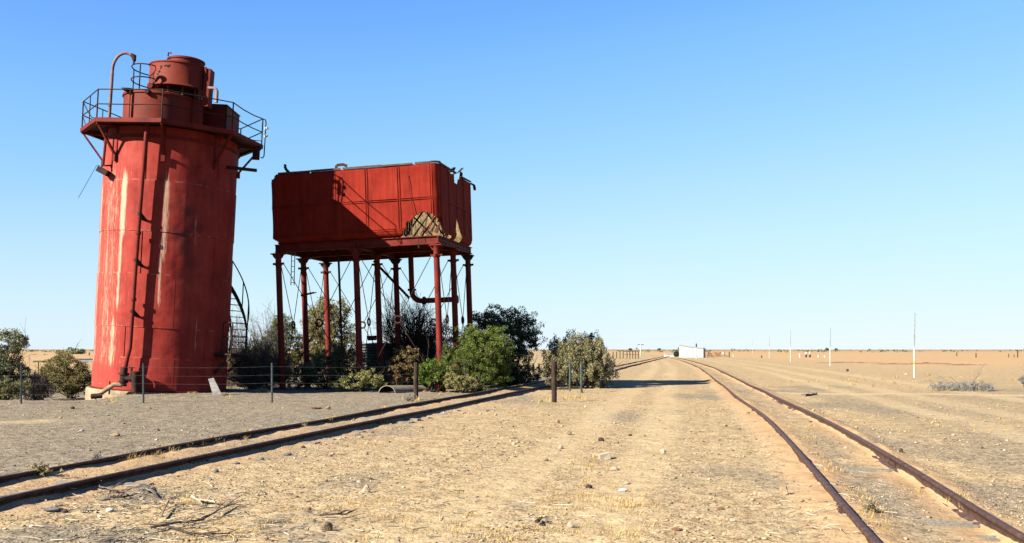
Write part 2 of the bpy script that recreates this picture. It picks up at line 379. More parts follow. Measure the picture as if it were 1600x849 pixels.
# ------------------------------------------------------------------ ground
def rail_dist(x, y):
    out = []
    for r in RAILS:
        inside = (y < r[-1, 1])
        out.append(np.where(inside, (x - curve_x(r, y)) * 0.98, 99.0))
    return out
def ground_h(x, y):
    x = np.asarray(x, float); y = np.asarray(y, float)
    dist = np.sqrt(x * x + y * y)
    h = (fbm(x / 2.2, y / 2.2, 3, 3) - 0.5) * 0.055 + (fbm(x / 0.45, y / 0.45, 5, 3) - 0.5) * 0.030
    h = h + (vnoise(x / 0.12, y / 0.12, 8) - 0.5) * 0.014
    h = h * sstep(400, 30, dist)
    ds = rail_dist(x, y)
    for k, d in enumerate(ds):
        ad = np.abs(d)
        n = fbm(x / 0.55 + 40 * k, y / 0.55, 21 + k, 3)
        ar, al = [(0.040, 0.092), (0.012, 0.085), (0.060, 0.050), (0.085, -0.015)][k]
        amt = al + (ar - al) * sstep(-0.09, 0.09, d)
        prof = sstep(0.55, 0.06, ad)
        h = h + prof * amt * np.clip(0.25 + 1.3 * n, 0, 1.1)
    h = np.where(np.minimum.reduce([np.abs(d) for d in ds]) < 0.16, np.minimum(h, 0.068), h)
    # rubble skirt round the tower foot and the low rise of scrub country to the left
    dt = np.hypot(x + 12.02, y - 33.99)
    h = h + (0.09 * sstep(4.6, 2.4, dt) * sstep(-13.6, -12.2, x))
    h = h + sstep(3000, 9000, dist) * (fbm(x / 2500, y / 2500, 77, 2) - 0.45) * 10
    h = h - 0.27 * sstep(-11.9, -13.4, x) * sstep(29.2, 32.0, y) * sstep(60, 45, y)
    # low sand swell far to the left
    h = h + 0.55 * np.exp(-((y - 165) / 26) ** 2) * sstep(-38, -62, x) * (0.7 + 0.6 * vnoise(x / 14, y / 14, 4))
    return h
def gz(x, y): return float(ground_h(np.array([x]), np.array([y]))[0])
def on(px, py, sink=0.0):
    p = gnd(px, py); p.z = gz(p.x, p.y) - sink; return p

def make_ground():
    r1 = np.exp(np.arange(math.log(0.6), math.log(4.5), 0.05))
    r2 = np.exp(np.arange(math.log(4.5), math.log(60), 0.0052))
    r3 = np.exp(np.arange(math.log(60), math.log(300), 0.012))
    r4 = np.exp(np.arange(math.log(300), math.log(30000), 0.05))
    rs = np.concatenate([r1, r2, r3, r4])
    a1 = np.arange(-36, 36, 0.115)
    a2 = np.arange(36, 324, 3.0)
    an = np.radians(np.concatenate([a1, a2]))   # 0 = forward
    nr, na = len(rs), len(an)
    RR, AA = np.meshgrid(rs, an, indexing='ij')
    X = RR * np.sin(AA); Y = RR * np.cos(AA)
    H = ground_h(X.ravel(), Y.ravel())
    v = np.stack([X.ravel(), Y.ravel(), H], 1)
    v = np.concatenate([v, [[0, 0, 0]]])
    i, j = np.meshgrid(np.arange(nr - 1), np.arange(na), indexing='ij'); j2 = (j + 1) % na
    f = np.stack([i * na + j, i * na + j2, (i + 1) * na + j2, (i + 1) * na + j], -1).reshape(-1, 4)[:, ::-1]
    c = len(v) - 1
    j = np.arange(0, na); jj = (j + 1) % na
    cap = np.stack([np.full(na, c), jj, j, j], 1)
    # small hole under the camera is closed with a degenerate-free fan below
    x, y = v[:, 0], v[:, 1]
    ds = rail_dist(x, y)
    n1 = fbm(x / 3.0, y / 5.0, 31, 4); n2 = fbm(x / 0.8, y / 1.3, 41, 4); n3 = fbm(x / 25, y / 60, 51, 3)
    lx = x - curve_x(left_c, np.clip(y, -5, 249))
    rx = x - curve_x(right_c, np.clip(y, -5, 171))
    grey = sstep(-0.5, -1.3, lx) * (0.8 + 0.45 * n1) * sstep(75, 48, y)
    grey = np.maximum(grey, 0.75 * sstep(0.5, 0.72, n1) * sstep(60, 35, y))                 # grey gravel patches everywhere
    grey = np.maximum(grey, sstep(1.3, 2.6, rx) * sstep(45, 30, y) * (0.15 + 0.75 * n1))       # right of the right track
    inr = sstep(0.46, 0.25, np.abs(rx)) * (y < 150)
    grey = np.maximum(grey, inr * sstep(0.38, 0.7, n2) * 0.62)
    inl = sstep(0.46, 0.25, np.abs(lx)) * sstep(0.42, 0.62, n2) * 0.6
    grey = np.maximum(grey, inl)
    # grey stems of litter in the near left corner
    grey = np.maximum(grey, sstep(0.45, 0.66, n2) * sstep(-0.6, -1.8, x) * sstep(14, 10, y) * 0.9)
    sand = np.zeros_like(x)
    for d in ds[2:]:
        sand = np.maximum(sand, sstep(0.6, 0.12, np.abs(d)) * (0.35 + 0.9 * n2))
    for d in ds[:2]:
        sand = np.maximum(sand, sstep(0.75, 0.15, np.abs(d)) * np.where(lx < -0.6, 0.15, 0.9) * (0.45 + 0.7 * n2))
    sand = np.maximum(sand, sstep(55, 110, y) * sstep(8, 24, rx) * (0.55 + 0.5 * n3))      # orange flat on the right
    sand = np.maximum(sand, sstep(45, 80, y) * (x < -8) * 0.75)
    # wheel ruts: smooth pale sand, parallel to the right track and one crossing on the right
    lane = np.zeros_like(x)
    for o, w in ((-2.7, 0.30), (-4.1, 0.32), (3.6, 0.28), (5.2, 0.35), (7.9, 0.4)):
        wob = (n1 - 0.5) * 0.5
        lane = np.maximum(lane, sstep(w * 2.2, w * 0.5, np.abs(rx - o + wob)) * (0.28 + 0.5 * n1) * sstep(300, 100, y))
    lane = np.maximum(lane, sstep(1.2, 0.3, np.abs(y - (34 - 0.28 * (x - 12)) + (n3 - 0.5) * 4)) * (x > 9) * (x < 60) * 0.8)
    lane = np.maximum(lane, sstep(1.3, 0.1, np.abs(y - 20.4 + (n1 - 0.5) * 3)) * sstep(-8, -10.5, x) * (0.1 + 0.9 * n2))
    far = sstep(300, 1500, np.hypot(x, y))
    m, t, b = mat('desert_ground')
    co = t.nodes.new('ShaderNodeNewGeometry').outputs['Position']
    def A(n):
        q = t.nodes.new('ShaderNodeAttribute'); q.attribute_name = n; return q.outputs['Fac']
    big = noise(t, co, 0.35, 5, 0.6)
    tan = ramp(t, noise(t, co, 2.5, 5, 0.7), [(0.3, (0.240, 0.174, 0.098)), (0.55, (0.315, 0.240, 0.142)), (0.75, (0.36, 0.284, 0.176))])
    gry = ramp(t, noise(t, co, 3.5, 5, 0.7), [(0.3, (0.110, 0.095, 0.073)), (0.55, (0.184, 0.158, 0.119)), (0.75, (0.265, 0.225, 0.165))])
    snd = ramp(t, noise(t, co, 1.7, 5, 0.6), [(0.3, (0.285, 0.176, 0.092)), (0.7, (0.365, 0.245, 0.135))])
    lan = ramp(t, noise(t, co, 1.2, 5, 0.6), [(0.3, (0.342, 0.258, 0.146)), (0.7, (0.392, 0.305, 0.182))])
    jit = math_n(t, 'MULTIPLY', math_n(t, 'SUBTRACT', noise(t, co, 9, 5, 0.7), 0.5), 1.1)
    def soft(a):
        return math_n(t, 'MULTIPLY', math_n(t, 'SUBTRACT', math_n(t, 'ADD', a, math_n(t, 'MULTIPLY', jit, math_n(t, 'MULTIPLY', a, 1.6, clamp=True))), 0.15), 1.15, clamp=True)
    c = mixc(t, soft(A('grey')), tan, gry)
    c = mixc(t, soft(A('lane')), c, lan)
    c = mixc(t, soft(A('sand')), c, snd)
    # gravel: individual pebbles
    peb_amt = math_n(t, 'SUBTRACT', 1.0, math_n(t, 'MULTIPLY', math_n(t, 'MAXIMUM', A('sand'), A('lane')), 0.75), clamp=True)
    def pebbles(scale):
        vo = t.nodes.new('ShaderNodeTexVoronoi'); vo.inputs['Scale'].default_value = scale; L(t, co, vo.inputs['Vector'])
        se = t.nodes.new('ShaderNodeSeparateColor'); L(t, vo.outputs['Color'], se.inputs[0])
        return se.outputs[0], se.outputs[1], vo.outputs['Distance']
    r_, g_, d_ = pebbles(34)
    pc = ramp(t, r_, [(0.0, (0.12, 0.10, 0.09)), (0.3, (0.52, 0.47, 0.43)), (0.6, (1.0, 0.95, 0.9)), (0.9, (1.15, 1.1, 1.05)), (1.0, (1.5, 1.45, 1.4))])
    on_ = math_n(t, 'MULTIPLY', ramp(t, g_, [(0.35, (0, 0, 0)), (0.5, (1, 1, 1))]), peb_amt)
    c = mixc(t, math_n(t, 'MULTIPLY', on_, 0.58), c, mixc(t, 1.0, c, pc, 'MULTIPLY'))
    r2_, g2_, d2_ = pebbles(13)
    pc2 = ramp(t, r2_, [(0.0, (0.28, 0.24, 0.22)), (0.4, (0.75, 0.7, 0.65)), (0.7, (1.05, 1.0, 0.96)), (1.0, (1.35, 1.32, 1.3))])
    on2 = math_n(t, 'MULTIPLY', ramp(t, g2_, [(0.62, (0, 0, 0)), (0.7, (1, 1, 1))]), peb_amt)
    c = mixc(t, math_n(t, 'MULTIPLY', on2, 0.5), c, mixc(t, 1.0, c, pc2, 'MULTIPLY'))
    # far plain: greyer stony country
    c = mixc(t, math_n(t, 'MULTIPLY', A('far'), 0.75), c, ramp(t, big, [(0.3, (0.187, 0.128, 0.086)), (0.7, (0.246, 0.174, 0.111))]))
    L(t, c, b.inputs['Base Color']); b.inputs['Roughness'].default_value = 1.0; b.inputs['Specular IOR Level'].default_value = 0.0
    hh = math_n(t, 'ADD', math_n(t, 'MULTIPLY', math_n(t, 'SUBTRACT', 0.6, d_), math_n(t, 'ADD', math_n(t, 'MULTIPLY', on_, 0.8), 0.1)),
                math_n(t, 'ADD', math_n(t, 'MULTIPLY', math_n(t, 'SUBTRACT', 0.6, d2_), math_n(t, 'MULTIPLY', on2, 1.2)), math_n(t, 'MULTIPLY', noise(t, co, 22, 5, 0.7), 0.5)))
    bump(t, b, hh, 0.62, 0.02)
    o = np_mesh('ground', v, f, m, attrs={'grey': np.clip(grey, 0, 1), 'sand': np.clip(sand, 0, 1), 'lane': np.clip(lane, 0, 1), 'far': far}, smooth=True)
    o['kind'] = 'structure'
    return o
make_ground()

# ------------------------------------------------------------------ railway tracks
RAIL_PROF = [(-0.055, -0.03), (0.055, -0.03), (0.055, -0.012), (0.010, 0.004), (0.010, 0.078), (0.031, 0.088), (0.031, 0.114), (0.024, 0.120), (-0.024, 0.120), (-0.031, 0.114), (-0.031, 0.088), (-0.010, 0.078), (-0.010, 0.004), (-0.055, -0.012)]
def sweep_rail(c, seed, y1):
    c = c[c[:, 1] <= y1]
    d = np.gradient(c, axis=0); d /= np.linalg.norm(d, axis=1)[:, None]
    nrm = np.stack([d[:, 1], -d[:, 0]], 1)
    wob = (vnoise(c[:, 1] / 5.5, np.zeros(len(c)), seed) - 0.5) * 0.03 * np.clip(c[:, 1] / 20, 0.3, 2)
    wz = (vnoise(c[:, 1] / 4.0, np.zeros(len(c)), seed + 9) - 0.5) * 0.022
    k = len(RAIL_PROF); pr = np.array(RAIL_PROF)
    base = c + nrm * wob[:, None]
    V = np.concatenate([base[:, None, :] + nrm[:, None, :] * pr[None, :, 0:1], (pr[None, :, 1] + wz[:, None])[:, :, None]], 2).reshape(-1, 3)
    n = len(c)
    i, j = np.meshgrid(np.arange(n - 1), np.arange(k), indexing='ij'); j2 = (j + 1) % k
    f = np.stack([i * k + j, i * k + j2, (i + 1) * k + j2, (i + 1) * k + j], -1).reshape(-1, 4)
    return V, f
SLEEPERS = []
def sleeper_mesh(k):
    r = random.Random(100 + k); mb = MB()
    nx = 14; ln = 0.98; vs = []; fs = []
    for i in range(nx + 1):
        x = -ln + 2 * ln * i / nx + r.uniform(-.02, .02) * (0 < i < nx)
        for (y, z) in ((-0.105, -0.09), (-0.11, 0), (-0.05, 0.0), (0.0, 0.0), (0.05, 0), (0.11, 0), (0.105, -0.09)):
            vs.append((x + (r.uniform(-.05, .05) if i in (0, nx) else 0), y + r.uniform(-.012, .012), z + r.uniform(-.013, .008)))
    m = 7
    for i in range(nx):
        for j in range(m):
            fs.append((i * m + j, i * m + (j + 1) % m, (i + 1) * m + (j + 1) % m, (i + 1) * m + j))
    fs += [tuple(range(m - 1, -1, -1)), tuple(nx * m + j for j in range(m))]
    me = bpy.data.meshes.new('sleeper'); me.from_pydata([tuple(v) for v in vs], [], fs); me.materials.append(M['grey_wood']); return me
SLEEPERS = [sleeper_mesh(k) for k in range(6)]
def make_track(label, cline, rails, y1, sl_range, sl_step, seed, zoff):
    t = thing('railway_track', label, 'railway track', (0, 0, 0))
    r = random.Random(seed)
    for k, rc in enumerate(rails):
        V, f = sweep_rail(rc, seed + k * 3, y1)
        rail = np_mesh('rail', V, f, 'rail_steel', t, smooth=False)
        for yy in ([9.2, 16.4, 23.5] if k == 0 else [12.8, 20.1, 28.0]):
            i = int(np.argmin(abs(rc[:, 1] - yy))); p = rc[i]; d = rc[i + 1] - rc[i]; d /= np.linalg.norm(d)
            mb = MB()
            for s in (-1, 1):
                q = Vector((p[0] + s * 0.024 * d[1], p[1] - s * 0.024 * d[0], 0.045)); dd = Vector((d[0], d[1], 0))
                mb.bar(q - dd * 0.24, q + dd * 0.24, 0.018, 0.06)
                for b_ in (-0.18, -0.06, 0.06, 0.18):
                    o_ = q + dd * b_; nv = Vector((s * d[1], -s * d[0], 0))
                    mb.tube([o_, o_ + nv * 0.025], 0.014, 6)
            mb.build('fishplate', 'rail_steel', rail)
    y = sl_range[0]
    while y < sl_range[1]:
        x = float(curve_x(cline, y)); dx = float(curve_x(cline, y + 0.5)) - x
        o = bpy.data.objects.new('sleeper', r.choice(SLEEPERS)); COL.objects.link(o); o.parent = t
        o.location = (x + r.uniform(-.12, .06), y, zoff + r.uniform(-0.03, 0.016))
        o.rotation_euler = (r.uniform(-.02, .02), r.uniform(-.012, .012), -math.atan2(dx, 0.5) + r.uniform(-.05, .05))
        y += sl_step * r.uniform(0.9, 1.12)
    return t
make_track('rusty rails half buried in sand on the left, passing in front of the raised tank', left_c, RAILS[:2], 205, (5.5, 34), 0.78, 5, 0.012)
make_track('rusty rails in open sand on the right, running to the far white shed', right_c, RAILS[2:], 170, (4.0, 44), 0.76, 8, -0.010)

# ------------------------------------------------------------------ red treatment tower
KT = 1.03
TW = thing('water_tower', 'leaning tall red steel cylinder tower with white streaks and a railed top platform', 'water tower', (-11.67 * KT, 33.0 * KT, CAMH - CAMH * KT), (0, R(3.0), 0))
TW.scale = (KT, KT, KT)
TR = 2.09
def tower():
    mb = MB(); mb.lathe([(2.28, -0.6), (2.27, 0.14), (2.23, 0.195), (1.0, 0.20)], 48)
    mb.build('foundation', 'concrete', TW, True)
    # shell: lapped rings
    zs = [0.20, 1.25, 2.2, 3.87, 5.2, 6.79, 8.46]
    prof = []
    for i in range(6):
        r = TR + (0.018 if i % 2 == 0 else 0.0)
        n = 8
        for k in range(n + 1):
            prof.append((r, zs[i] + (zs[i + 1] - zs[i]) * k / n))
    mb = MB(); mb.lathe([(0.01, 0.20)] + prof + [(0.01, 8.46)], 128)
    sh = mb.build('shell', 'tower_paint', TW, True)
    mb = MB()
    mb.lathe([(TR + 0.02, 0.20), (TR + 0.075, 0.205), (TR + 0.075, 0.235), (TR + 0.02, 0.24)], 96, capb=False, capt=False)
    mb.build('angle_ring', 'rust_red', sh, True); mb = MB()
    mb.lathe([(TR + 0.004, 8.1), (TR + 0.03, 8.105), (TR + 0.03, 8.20), (TR + 0.004, 8.205)], 96, capb=False, capt=False)
    mb.build('angle_ring', 'rust_red', sh, True)
    # vertical lap straps
    rr = random.Random(3)
    for i in range(6):
        for k in range(5):
            mb = MB()
            a = rr.uniform(0, 0.3) + i * 0.63 + k * 2 * math.pi / 5
            ca, sa = math.cos(a), math.sin(a); q = TR + 0.010
            mb.bar((q * ca, q * sa, zs[i] + .01), (q * ca, q * sa, zs[i + 1] - .01), 0.05, 0.02, (ca, sa, 0))
            mb.build('lap_strap', 'tower_paint', sh)
    # octagonal platform
    PZ, PR = 8.52, 2.87
    oc = lambda r, z, k: Vector((r * math.cos(k * math.pi / 4 + R(12)), r * math.sin(k * math.pi / 4 + R(12)), z))
    mb = MB()
    vs = [oc(PR, PZ, k) for k in range(8)] + [oc(TR - .3, PZ, k) for k in range(8)] + [oc(PR, PZ - .03, k) for k in range(8)] + [oc(TR - .3, PZ - .03, k) for k in range(8)]
    fs = []
    for k in range(8):
        k2 = (k + 1) % 8
        fs += [(k, k2, 8 + k2, 8 + k), (16 + k2, 16 + k, 24 + k, 24 + k2), (k2, k, 16 + k, 16 + k2)]
    mb.add(vs, fs)
    pl = mb.build('platform', 'dark_iron', TW)
    mb = MB()
    for k in range(8):
        mb.bar(oc(PR + .012, PZ - 0.02, k), oc(PR + .012, PZ - 0.02, (k + 1) % 8), 0.025, 0.13)
        mb.bar(oc(PR - .06, PZ - 0.09, k), oc(PR - .06, PZ - 0.09, (k + 1) % 8), 0.10, 0.02)
    mb.build('edge_beam', 'rust_red', pl)
    for k in range(8):
        mb = MB()
        d = oc(1, 0, k)
        mb.bar(oc(TR + .01, PZ - .09, k), oc(PR - .03, PZ - .09, k), 0.07, 0.1)
        mb.bar(oc(TR + .03, PZ - 1.0, k), oc(PR - .08, PZ - .12, k), 0.075, 0.06)
        mb.bar(oc(TR + .02, PZ - 1.15, k), oc(TR + .02, PZ - .1, k), 0.02, 0.09, d.cross(Vector((0, 0, 1))))
        mb.box(oc(TR + .04, PZ - 1.05, k), (.06, .06, .1), Matrix.Rotation(k * math.pi / 4 + R(12), 3, 'Z'))
        mb.build('bracket', 'rust_red', pl)
    # end plates at the far right
    mb = MB(); mb.box(oc(PR - .1, PZ - .3, 0) + Vector((0, -.35, 0)), (.12, .012, .24)); mb.build('gusset_plate', 'dark_iron', pl)
    mb = MB(); mb.bar((TR - .1, -0.6, 7.55), (2.98, -0.62, 7.49), 0.08, 0.10); mb.build('stub_beam', 'dark_iron', TW)
    # railing
    mb = MB(); RT, RM, q = PZ + .92, PZ + .47, PR - .03
    for k in range(8):
        mb.tube([oc(q, PZ, k), oc(q, RT, k)], 0.022, 6)
        k2 = k + 1
        def rail(z, sag=0.0):
            a, b = oc(q, z, k), oc(q, z, k2)
            mb.tube([a, a.lerp(b, .33) + Vector((0, 0, -sag)), a.lerp(b, .66) + Vector((0, 0, -sag)), b], 0.018, 6)
        if k not in (7,):
            rail(RT); rail(RM, 0.01)
        else:
            rail(RT, .05); rail(RM, .03)
    for k in (3, 4, 5, 6):
        a = oc(q, 0, k).lerp(oc(q, 0, k + 1), .5); mb.tube([a + Vector((0, 0, PZ)), a + Vector((0, 0, RT))], 0.016, 6)
    # bent broken pieces hanging off the railing
    a = oc(q, RT, 4)
    mb.tube([a + Vector((.02, 0.0, -.05)), a + Vector((.22, -.1, -.36)), a + Vector((.40, -.2, -.55)), a + Vector((.68, -.3, -.56)), a + Vector((.70, -.3, -.85))], 0.016, 6)
    mb.tube([a + Vector((.02, 0, -.5)), a + Vector((.2, -.1, -.9))], 0.014, 6)
    b = oc(q, RT, 0)
    mb.tube([b + Vector((0, .0, 0)), b + Vector((.09, -.02, -.03)), b + Vector((.12, -.03, -.12)), b + Vector((.11, -.03, -1.25)), b + Vector((.06, -.03, -1.33)), b + Vector((0, 0, -1.3))], 0.02, 6)
    mb.tube([b + Vector((-1.0, -.9, -.86)), b + Vector((0, 0, -.75))], 0.014, 6)
    rl_ = mb.build('railing', 'dark_iron', TW)
    for dz in (-.32, -.58):
        mb = MB(); mb.lathe([(0.02, -.07), (0.055, -.05), (0.03, -.02), (0.055, .01), (0.03, .04), (0.02, .07)], 10)
        ins = mb.build('insulator', 'white_paint', rl_, True, b + Vector((.15, -.05, dz))); ins.rotation_euler = (0, R(75), .3)
    # lower drum on the platform
    dc = (-0.5, 0.05)
    mb = MB(); prof = [(1.14, PZ - .02), (1.15, 9.0), (1.15, 9.72), (1.19, 9.73), (1.19, 9.80), (1.16, 9.82), (0.3, 9.86)]
    mb.lathe(prof, 64, (dc[0], dc[1], 0)); dr = mb.build('drum', 'cap_red', TW, True)
    mb = MB()
    mb.lathe([(1.155, PZ + .10), (1.185, PZ + .11), (1.185, PZ + .16), (1.155, PZ + .17)], 64, (dc[0], dc[1], 0), capb=False, capt=False)
    mb.box((-0.5, -1.12, 9.74), (.06, .1, .06)); mb.box((-1.2, -.95, 9.82), (.16, .12, .03)); mb.tube([(-1.0, -1.04, PZ + .17), (-1.0, -1.07, PZ + .29), (-.7, -1.13, PZ + .29), (-.7, -1.13, PZ + .17)], .02, 6)
    mb.build('drum_fitting', 'dark_iron', dr)
    # cap drum held up on struts
    cc = (0.06, 0.1)
    mb = MB(); mb.lathe([(0.88, 10.12), (0.99, 10.10), (0.965, 10.15), (0.94, 10.18), (0.94, 10.82), (0.965, 10.83), (0.965, 10.87), (0.9, 10.88), (.2, 10.93)], 64, (cc[0], cc[1], 0))
    cap = mb.build('cap_drum', 'cap_red', TW, True)
    mb = MB(); mb.lathe([(0.58, 10.86), (0.58, 11.06), (0.61, 11.07), (0.61, 11.12), (0.55, 11.15), (0.05, 11.24)], 48, (cc[0] + .2, cc[1], 0))
    mb.tube([(-.18, -.38, 11.12), (-.15, -.43, 11.22), (-.05, -.45, 11.20)], .025, 6)
    mb.build('lid', 'rust_red', cap, True)
    mb = MB()
    rr = random.Random(8)
    for (a, z) in ((-115, 10.42), (-112, 10.50), (-109, 10.6), (-108, 10.66), (-100, 10.68), (-97, 10.69), (-93, 10.67), (-90, 10.70)):
        p = Vector((cc[0] + .94 * math.cos(R(a)), cc[1] + .94 * math.sin(R(a)), z)); d = Vector((math.cos(R(a)), math.sin(R(a)), 0))
        mb.tube([p - d * .01, p + d * .006], .025 + rr.random() * .018, 7)
    mb.build('rust_holes', 'hollow_shade', cap)
    mb = MB(); mb.lathe([(0.62, 9.84), (0.62, 10.14)], 32, (cc[0], cc[1], 0)); nk = mb.build('neck', 'hollow_shade', TW, True)  # near-black colour paints the shade in the gap below the cap
    for a in (-150, -95, -62, -30, 30, 90, 150):
        mb = MB(); p = Vector((cc[0] + .80 * math.cos(R(a)), cc[1] + .80 * math.sin(R(a)), 0))
        mb.bar(p + Vector((0, 0, 9.82)), p + Vector((0, 0, 10.14)), .07, .05); mb.build('strut', 'rust_red', nk)
    mb = MB(); mb.tube([(-.55, -.72, 10.02), (-.55, -.85, 10.02)], .09, 12); mb.build('pipe_stub', 'rust_red', nk, True)
    # side chute and elbow pipe
    mb = MB(); mb.box((1.10, -.1, 10.18), (.10, .22, .62), Matrix.Rotation(R(2), 3, 'Y')); mb.bar((.94, -.32, 9.6), (.94, -.32, 10.62), .04, .05); mb.box((1.06, -.33, 10.72), (.03, .03, .12)); mb.build('chute', 'rust_red', TW)
    mb = MB(); mb.tube([(1.16, -.3, 10.16), (1.34, -.3, 10.17), (1.42, -.3, 10.14), (1.46, -.3, 10.06), (1.46, -.3, 9.7)], .055, 10); mb.build('elbow_pipe', 'pipe_grey', TW, True)
    # cabinet
    mb = MB(); mb.box((1.10, 1.42, 9.18), (.42, .80, .66)); cb = mb.build('cabinet', 'rust_red', TW)
    mb = MB(); mb.box((1.10, 1.42, 9.852), (.45, .83, .012)); mb.bar((.67, .61, PZ), (.67, .61, 9.84), .05, .05); mb.bar((1.53, .61, PZ), (1.53, .61, 9.84), .05, .05); mb.build('cabinet_frame', 'dark_iron', cb)
    mb = MB(); mb.box((.82, -.16, 9.16), (.17, .02, .66)); mb.build('panel', 'cap_red', TW)
    # hoop guard at the drum's edge
    mb = MB(); hc = Vector((-.83, -.1, 0)); hr = .55
    for z in (10.28, 10.70):
        mb.tube([hc + Vector((hr * math.cos(R(a)), hr * 1.4 * math.sin(R(a)), z)) for a in range(60, 345, 15)], .02, 6)
    for a in (180, 265, 120, 330):
        p = hc + Vector((hr * math.cos(R(a)), hr * 1.4 * math.sin(R(a)), 0)); mb.tube([p + Vector((0, 0, 9.8)), p + Vector((0, 0, 10.70))], .02, 6)
    mb.build('hoop_guard', 'dark_iron', TW)
    # gooseneck vent
    mb = MB(); x0, y0 = -1.60, -1.35
    pts = [(x0, y0, PZ - .1), (x0 + .02, y0, 9.6), (x0 + .03, y0, 10.2)]
    for a in range(180, 50, -15):
        pts.append((x0 + .03 + .40 + .40 * math.cos(R(a)), y0, 10.30 + .58 * math.sin(R(a))))
    mb.tube(pts, [.05] * 3 + [.046] * (len(pts) - 3), 10)
    g = mb.build('gooseneck_pipe', 'pipe_rust', TW, True)
    e = Vector(pts[-1]); mb = MB(); mb.tube([e + Vector((-.03, 0, .03)), e + Vector((.06, 0, -.02)), e + Vector((.08, 0, -.17))], [.06, .085, .05], 10); mb.tube([e + Vector((.08, 0, -.15)), e + Vector((.06, 0, -.26))], .03, 8); mb.build('nozzle', 'dark_iron', g, True)
    # long down pipe
    a = -104.5
    def sp(ang, r, z): return Vector((r * math.cos(R(ang)), r * math.sin(R(ang)), z))
    mb = MB(); pr = TR + .27
    mb.tube([sp(-90, pr, 8.45), sp(-91.5, pr, 6.5), sp(-93, pr, 4), sp(-94, pr, 1.55), sp(-95.5, pr + .03, 1.2), sp(-97, pr + .03, .75)], .062, 12)
    dp = mb.build('down_pipe', 'rust_red', TW, True)
    for z, an in ((3.0, -93.4), (5.05, -92.4)):
        mb = MB(); mb.tube([sp(an, pr, z), sp(an, pr, z + .09)], .09, 12); mb.build('coupling', 'rust_red', dp, True)
    for z, an in ((5.62, -92), (4.2, -92.9), (2.62, -93.6)):
        mb = MB(); mb.bar(sp(an + 1.5, TR, z - .1), sp(an, pr - .02, z + .05), .16, .05); mb.tube([sp(an, pr, z + .02), sp(an, pr, z + .10)], .078, 12)
        mb.build('pipe_bracket', 'dark_iron', dp)
    # valve set at the foot
    mb = MB(); vb = sp(-97, pr + .1, 0)
    mb.tube([vb + Vector((.02, 0, .95)), vb + Vector((.02, -.02, .36))], .11, 12); mb.tube([vb + Vector((.02, -.02, .62)), vb + Vector((.40, -.05, .60))], .09, 12)
    mb.lathe([(0.16, -.03), (0.16, .03)], 14, vb + Vector((.02, 0, .74))); mb.lathe([(0.15, -.025), (0.15, .025)], 14, vb + Vector((.02, 0, .50)))
    mb.tube([vb + Vector((.26, -.03, .5)), vb + Vector((.26, -.03, .95))], .035, 8); mb.tube([vb + Vector((.40, -.05, .8)), vb + Vector((.42, -.05, .2))], .12, 12)
    mb.tube([vb + Vector((.18, -.03, .95)), vb + Vector((.35, -.03, .95))], .02, 6)
    mb.lathe([(0.14, -.02), (0.14, .02)], 12, vb + Vector((.41, -.05, .82)))
    mb.build('valve', 'dark_iron', TW, True)
    mb = MB(); mb.tube([vb + Vector((.0, -.05, .40)), vb + Vector((-.22, -.1, .40)), vb + Vector((-.36, -.14, .30)), vb + Vector((-.75, -.25, -.02))], .07, 12)
    ip = mb.build('inlet_pipe', 'concrete', TW, True)
    mb = MB(); mb.tube([vb + Vector((-.8, -.35, .02)), vb + Vector((-.5, -.28, .06))], .08, 12); mb.tube([vb + Vector((-.35, -.12, .10)), vb + Vector((-.35, -.12, .5))], .025, 8); mb.build('pipe_end', 'dark_iron', ip, True)
    # hanging bracket box at the left with its rod
    mb = MB(); p = sp(-131, 2.34, 0)
    mb.tube([p + Vector((0.0, 0, 7.2)), p + Vector((.06, 0, 8.45))], .045, 8); mb.bar(p + Vector((.06, 0, 7.2)), sp(-131, TR, 7.25), .05, .05)
    lb = mb.build('hanging_rod', 'rust_red', TW)
    mb = MB(); mb.box(p + Vector((.02, 0, 7.02)), (.17, .14, .09), Matrix.Rotation(R(25), 3, 'Y')); mb.build('junction_box', 'dark_iron', lb)
    mb = MB(); mb.tube([p + Vector((-.1, 0, 7.2)), p + Vector((-.2, .0, 7.2)), p + Vector((-.72, 0, 6.15))], .008, 5); mb.build('loose_cable', 'dark_iron', lb)
    # stair landing at the right
    lz = 1.50
    def pol(r, deg, z): return Vector((r * math.cos(R(deg)), r * math.sin(R(deg)), z))
    mb = MB()
    vs = [pol(r, d, z) for z in (lz, lz - .05) for r in (TR + .02, TR + .68) for d in (-22, -11, 0, 11, 20)]
    fs = []
    for i in range(4):
        fs += [(i, i + 1, 5 + i + 1, 5 + i), (10 + i + 1, 10 + i, 15 + i, 15 + i + 1), (5 + i, 5 + i + 1, 15 + i + 1, 15 + i), (i + 1, i, 10 + i, 10 + i + 1)]
    fs += [(0, 5, 15, 10), (9, 4, 14, 19)]
    mb.add(vs, fs)
    for d in (-20, 18):
        mb.bar(pol(TR + .02, d, lz - .65), pol(TR + .6, d, lz - .1), .06, .09); mb.bar(pol(TR + .02, d, lz - .10), pol(TR + .66, d, lz - .10), .06, .08)
    mb.bar(pol(TR + .66, -22, lz - .06), pol(TR + .66, 20, lz - .06), .03, .12)
    ld = mb.build('landing', 'dark_iron', TW)
    mb = MB()
    c4 = [pol(TR + .66, -21, 0), pol(TR + .66, 0, 0), pol(TR + .12, -21, 0)]
    for c in c4[:2] + [pol(TR + .3, -21, 0)]:
        mb.tube([c + Vector((0, 0, lz)), c + Vector((0, 0, lz + 1.0))], .022, 6)
    for z in (.55, 1.0):
        mb.tube([pol(TR + .3, -21, lz + z), c4[0] + Vector((0, 0, lz + z)), c4[1] + Vector((0, 0, lz + z))], .02, 6)
    mb.build('landing_rail', 'dark_iron', ld)
    mb = MB()
